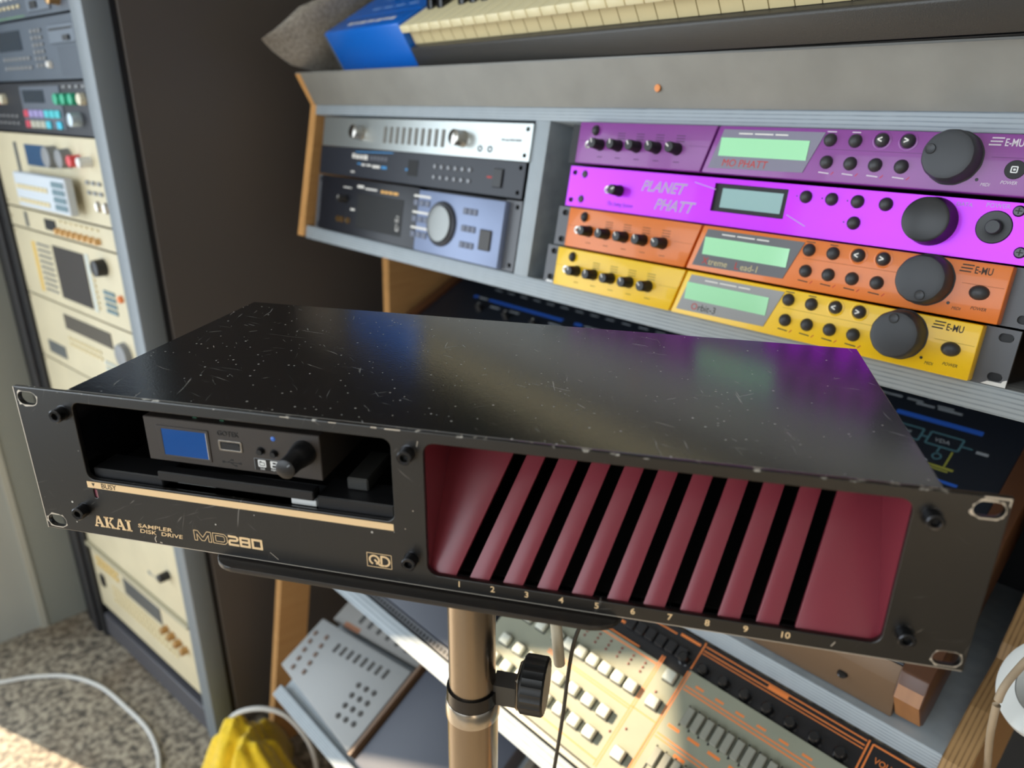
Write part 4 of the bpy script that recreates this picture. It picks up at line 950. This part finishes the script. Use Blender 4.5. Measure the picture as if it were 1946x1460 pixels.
box('bay_floor', 226, 456, 12, D - 3, 4.0, 5.0, mat('dark_brushed_floor', (34, 32, 31), .45, .3, var=.25, vscale=300), un)

# floppy emulator in the left bay
ge = box('floppy_emulator', 72.6, 174.6, 6.6, 100, 50.4, 76.0, M_SATIN, un, 0.4)
gx, gy, gz = -123.6, -53.3, -63.2            # unit coordinates -> emulator local
fz = 6.6 + gy
def L2(x, z): return (x + gx, z + gz)
a = L2(83, 54.6); b_ = L2(109.6, 70.0)
scr = plate('screen_bezel', rrect(a[0] - 3.2, b_[0] + 1.6, a[1] - 1.6, b_[1] + 1.6, .3, 1), [rrect(a[0], b_[0], a[1], b_[1], .2, 1)], fz - 0.5, fz + 0.05, M_SATIN, ge, 0.2)
box('blue_screen', a[0], b_[0], fz - 0.3, fz + 0.1, a[1], b_[1], M_BLUELCD, ge)
strokes('painted_bevel_highlight', [(b_[0] + .2, a[1], b_[0] + .2, b_[1], .8)], fz - 0.45, mat('bevel_highlight_paint', (210, 200, 180), .4), ge)  # pale strip: light caught by the right bevel, painted on as colour
a = L2(123.4, 64.2)
us = plate('usb_port', rrect(a[0] - 6.8, a[0] + 6.8, a[1] - 3.1, a[1] + 3.1, .8, 3), [rrect(a[0] - 5.8, a[0] + 5.8, a[1] - 2.2, a[1] + 2.2, .4, 2)], fz - 0.5, fz + 0.1, M_CHROME, ge, .1)
box('usb_mouth', a[0] - 5.8, a[0] + 5.8, fz - 0.2, fz + 0.1, a[1] - 2.2, a[1] + 2.2, M_DARK, ge); box('usb_tongue', a[0] - 4.8, a[0] + 5, fz - .45, fz, a[1] + .3, a[1] + 1.5, M_BLACKPL, ge)
p_ = L2(116.4, 69.8); text('embossed_lettering', 'GOTEK', p_[0], p_[1], 4.0, M_BLACKPL, ge, fz - .15, 0.95, ext=0.12)
p_ = L2(123, 54.4)
strokes('usb_symbol', [(p_[0] - 5, p_[1], p_[0] + 4.5, p_[1], .4), (p_[0] - 2.5, p_[1], p_[0] - .5, p_[1] + 1.6, .35), (p_[0] - .5, p_[1] + 1.6, p_[0] + 1, p_[1] + 1.6, .9), (p_[0] - 1, p_[1], p_[0] + 1.4, p_[1] - 1.6, .35), (p_[0] + 1.4, p_[1] - 1.6, p_[0] + 2.8, p_[1] - 1.6, .9), (p_[0] + 4.2, p_[1], p_[0] + 5.6, p_[1], 1.0), (p_[0] - 5.8, p_[1], p_[0] - 4.4, p_[1], 1.2)], fz - .1, M_DARK, ge)
for (x, z) in ((140.8, 63.5), (148.4, 62.9)):
    q = L2(x, z); turned('button', 'gbtn', [(0, -2.2), (1.5, -2.2), (1.8, -1.8), (1.8, 0), (2.4, -.1), (2.4, .1)], q[0], q[1], M_BLACKPL, ge, fz, 20)
q = L2(148.6, 71.3); turned('blue_led', 'gled', [(0, -.5), (1.0, -.4), (1.4, 0)], q[0], q[1], M_BLUELED, ge, fz, 16)
a = L2(136.4, 52.3); b_ = L2(156, 59.0)
lb = box('icon_label', a[0], b_[0], fz - .12, fz + .05, a[1], b_[1], mat('black_label', (20, 19, 19), .35), ge)
strokes('label_outline', path([(a[0], a[1]), (a[0], b_[1]), (b_[0], b_[1])], .16), fz - .16, M_GREYP, ge)
for (x, t_) in ((140.7, 'DIR'), (147.8, 'MENU')):
    q = L2(x, 56.3)
    ic = plate('icon', rrect(q[0] - 2.3, q[0] + 2.3, q[1] - 2.1, q[1] + 2.1, .6, 3), [], fz - .22, fz - .1, M_WHITEPL, ge)
    if t_ == 'DIR': strokes('icon_mark', path([(q[0] - 1.4, q[1] + 1.1), (q[0] - .2, q[1] + 1.1)], .5) + path([(q[0] - 1.4, q[1] - 1.1), (q[0] - 1.4, q[1] + .6), (q[0] + 1.4, q[1] + .6), (q[0] + 1.4, q[1] - 1.1), (q[0] - 1.4, q[1] - 1.1)], .3), fz - .26, M_DARK, ge)
    else: strokes('icon_mark', [(q[0] - .9, q[1] + .9, q[0] + .9, q[1] + .9, 1.0), (q[0] - 1.2, q[1] - 1.0, q[0] + 1.2, q[1] - 1.0, 1.2)], fz - .26, M_DARK, ge)
    text('icon_lettering', t_, q[0], q[1] - 3.7, 1.5, M_WHITEPL, ge, fz - .16, 1.1, align='CENTER', ext=.03)
q = L2(165.4, 65.8)
kn = turned('encoder_knob', 'enc', [(0, -19.4), (4.6, -19.4), (5.1, -19.0), (5.2, -9.4), (5.5, -9), (6.6, -3), (6.8, -1), (6.8, 0)], q[0], q[1], M_BLACKPL, ge, fz, 40)
strokes('knob_mark', [(1.6, 1.9, 2.9, 3.0, .5)], -19.6, M_GREYP, kn)
box('green_fleck', L2(100, 0)[0], L2(102.5, 0)[0], fz + 4, fz + 7, 12.85, 13.4, mat('green_board', (30, 90, 60), .4), ge); box('green_fleck', L2(116, 0)[0], L2(118.5, 0)[0], fz + 4, fz + 7, 12.85, 13.4, MATS['green_board'], ge)

# ------------------------------------------------------------------ stand
sd = thing('pole_stand', 'brushed steel pole stand with a flat black tray under the black unit', 'stand', origin=UO, xaxis=UX, zaxis=UZ)
bm = bmesh.new()
outl = rrect(108.6, 332, -8.2, 242, 15, 8)
lo = [bm.verts.new((x * MM, y * MM, -4.2 * MM)) for x, y in outl]; hi = [bm.verts.new((x * MM, y * MM, -1.2 * MM)) for x, y in outl]
bm.faces.new(lo[::-1]); bm.faces.new(hi)
for i in range(len(outl)): bm.faces.new((lo[i], lo[(i + 1) % len(outl)], hi[(i + 1) % len(outl)], hi[i]))
bmesh.ops.bevel(bm, geom=[e for e in bm.edges if abs(e.verts[0].co.z - e.verts[1].co.z) < 1e-6], offset=0.35 * MM, segments=1, affect='EDGES')
obj_('tray', bm_mesh(bm, 'tray', 30), mat('black_tray', (40, 36, 33), .38, bump=.03, bscale=1200), sd)
def vcyl(name, cx, cy, prof, m, parent, seg=48, flute=0, fl=0):
    """turned about the vertical axis: (r, z)"""
    bm = lathe_mesh([(r, z) for r, z in prof], seg, 1.0, flute, fl)
    for v in bm.verts: v.co = (v.co.x + cx * MM, v.co.z + cy * MM, v.co.y)
    return obj_(name, bm_mesh(bm, name, 40), m, parent)
PX, PY = 220.5, 117.6
vcyl('tray_flange', PX, PY, [(0, -12), (40, -12), (40, -6), (42, -4.4), (0, -4.4)], M_STEELBLK, sd)
vcyl('upper_tube', PX, PY, [(0, -420), (17.5, -420), (17.5, -12.2), (0, -12.2)], M_POLE, sd, 64)
vcyl('collar', PX, PY, [(17.7, -188), (19.6, -187.4), (20.6, -190), (20.8, -199), (20.6, -201.5), (17.7, -201.6)], M_CHROME, sd, 64)
vcyl('collar_band', PX, PY, [(17.7, -176), (19.4, -176), (19.6, -187.2), (17.7, -187.4)], M_STEELBLK, sd, 96, 48, 0.02)
vcyl('lower_tube', PX, PY, [(0, -1010), (19.4, -1010), (19.4, -201.8), (17.7, -201.8)], M_POLE, sd, 64)
vcyl('foot_disc', PX, PY, [(0, -1017), (180, -1017), (180, -1011), (60, -1005), (22, -1000), (0, -1000)], M_STEELBLK, sd, 64)
# clamp: bolt and knurled black handle, on the right of the pole as seen from the front
cl = boxes('clamp_block', [(PX + 16, PX + 38, PY - 4, PY + 12, -188, -170)], mat('clamp_grey', (60, 58, 54), .4), sd)
kb_ = lathe_mesh([(0, -9), (20, -9), (21.5, -7.5), (21.5, 7.5), (20, 9), (0, 9)], 48, 1, 24, .05)
for v in kb_.verts: v.co = Vector((v.co.y, v.co.x, v.co.z)) + Vector(((PX + 47) * MM, (PY + 4) * MM, -170 * MM))
obj_('clamp_knob', bm_mesh(kb_, 'clamp_knob', 40), mat('knurled_black', (34, 34, 34), .4), sd)
box('clamp_washer', PX + 34, PX + 37.8, PY - 8, PY + 16, -188, -158, M_CHROME, sd, 2)

# ------------------------------------------------------------------ cables hanging behind the pole
def U(x, y, z): return UO + (UX * x + UZ.cross(UX) * y + UZ * z) * MM
tag(tube('hanging_cable', [U(266, 150, -10), U(268, 152, -70), U(275, 156, -130), U(280, 158, -180)], 0.0045, mat('cream_cable', (206, 196, 172), .5)), 'cream cable hanging down behind the steel pole', 'cable')
tag(tube('hanging_cable', [U(292, 150, -10), U(296, 152, -60), U(301, 154, -110), U(290, 156, -160), U(284, 156, -240), U(276, 156, -330)], 0.0016, mat('thin_black_cable', (60, 56, 48), .5)), 'thin dark cable hanging right of the clamp knob', 'cable')

# ------------------------------------------------------------------ floor things
M_CABLE = mat('white_cable', (206, 206, 202), .45)
tag(tube('power_cable', [(-1.80, 0.03, .005), (-1.769, 0.058, .005), (-1.739, .114, .005), (-1.683, .177, .005), (-1.599, .221, .005), (-1.492, .244, .005), (-1.40, .257, .005), (-1.33, .253, .005), (-1.28, .24, .005), (-1.22, .215, .005), (-1.15, .16, .005)], .0048, M_CABLE), 'white cable curving across the speckled floor at lower left', 'cable')
def heap(name, cx, cy, rx, ry, h, m, label, cat):
    bm = bmesh.new(); n, k = 72, 22; rings = []
    for j in range(k + 1):
        q = j / k
        ring = []
        for i in range(n):
            t = 2 * math.pi * i / n
            edge = 1 + .16 * math.sin(3 * t + 1) + .10 * math.sin(7 * t) + .05 * math.sin(13 * t)
            x, y = cx + rx * q * edge * math.cos(t), cy + ry * q * edge * math.sin(t)
            pv = Vector((x, y, 0))
            base = h * (1 - q ** 2.4)
            f = noise.noise(pv * 16 + Vector((3, 1, 0))) * .045 - abs(noise.noise(Vector((x * 26 + y * 14, y * 9, 4)))) * .034 + abs(noise.noise(Vector((y * 34 - x * 12, x * 10, 2)))) * .03 + noise.noise(pv * 60) * .006
            z = max(0.003 + .004 * (1 - q), base + f * (1 - q ** 4) * 1.0)
            ring.append(bm.verts.new((x, y, z)))
        rings.append(ring)
    for A, B in zip(rings[1:], rings[2:]):
        for i in range(n): bm.faces.new((A[i], A[(i + 1) % n], B[(i + 1) % n], B[i]))
    bm.faces.new(rings[1]); bm.verts.ensure_lookup_table()
    for v in rings[0]: bm.verts.remove(v)
    fl_ = [bm.verts.new((v.co.x, v.co.y, 0.0006)) for v in rings[-1]]
    for i in range(n): bm.faces.new((rings[-1][i], rings[-1][(i + 1) % n], fl_[(i + 1) % n], fl_[i]))
    bm.faces.new(fl_)
    o = obj_(name, bm_mesh(bm, name, 70), m); tag(o, label, cat); return o
M_YCLOTH = mat('yellow_cloth', (226, 190, 20), .85, var=.12, vscale=90, bump=.3, bscale=900, sheen=.3)
heap('cleaning_cloth', -1.095, .350, .112, .100, .165, M_YCLOTH, 'crumpled yellow cleaning cloth on the floor beside the rack', 'cloth')
tag(tube('power_cable', [(-1.125, .352, .13), (-1.136, .340, .158), (-1.118, .358, .187), (-1.088, .391, .195), (-1.059, .421, .178), (-1.036, .443, .127), (-1.030, .452, .074), (-1.030, .450, .02), (-1.02, .42, .006), (-.98, .36, .005)], .0048, M_CABLE), 'white cable arching over the yellow cloth', 'cable')

# ------------------------------------------------------------------ white spool and strap at the right edge
ax = Vector((-0.55, -0.62, 0.56)).normalized()
sp = thing('cable_spool', 'white plastic spool hanging at the right edge beside the plywood panel', 'spool', origin=(-0.0279, 0.6440, 0.7980), xaxis=ax.cross(Vector((0, 0, 1))), zaxis=(0, 0, 1))
M_WSP = mat('white_gloss_plastic', (222, 224, 220), .28, coat=.3)
def spool_part(name, prof, m, seg=64):
    return turned(name, name, prof, 0, 0, m, sp, 0, seg)
q_ = ax.to_track_quat('-Y', 'Z'); sp.rotation_euler = q_.to_euler()
spool_part('rim', [(24, -30), (36, -31), (41, -29), (42.5, -25), (41, -22), (32, -21)], M_WSP)
spool_part('drum', [(24, -29), (22, -12), (36, -21), (38, 70), (0, 70)], M_WSP)
spool_part('hub', [(0, -20), (9, -21), (12, -20), (13, -14), (22.5, -13)], mat('grey_hub', (150, 152, 152), .4))
tag(tube('flat_strap', [(-.052, .612, .858), (-.060, .600, .842), (-.0655, .584, .822), (-.0655, .588, .785), (-.0655, .612, .742), (-.0655, .635, .703), (-.064, .65, .62)], .0030, mat('beige_strap', (170, 150, 124), .6)), 'beige strap running down beside the white spool', 'strap')
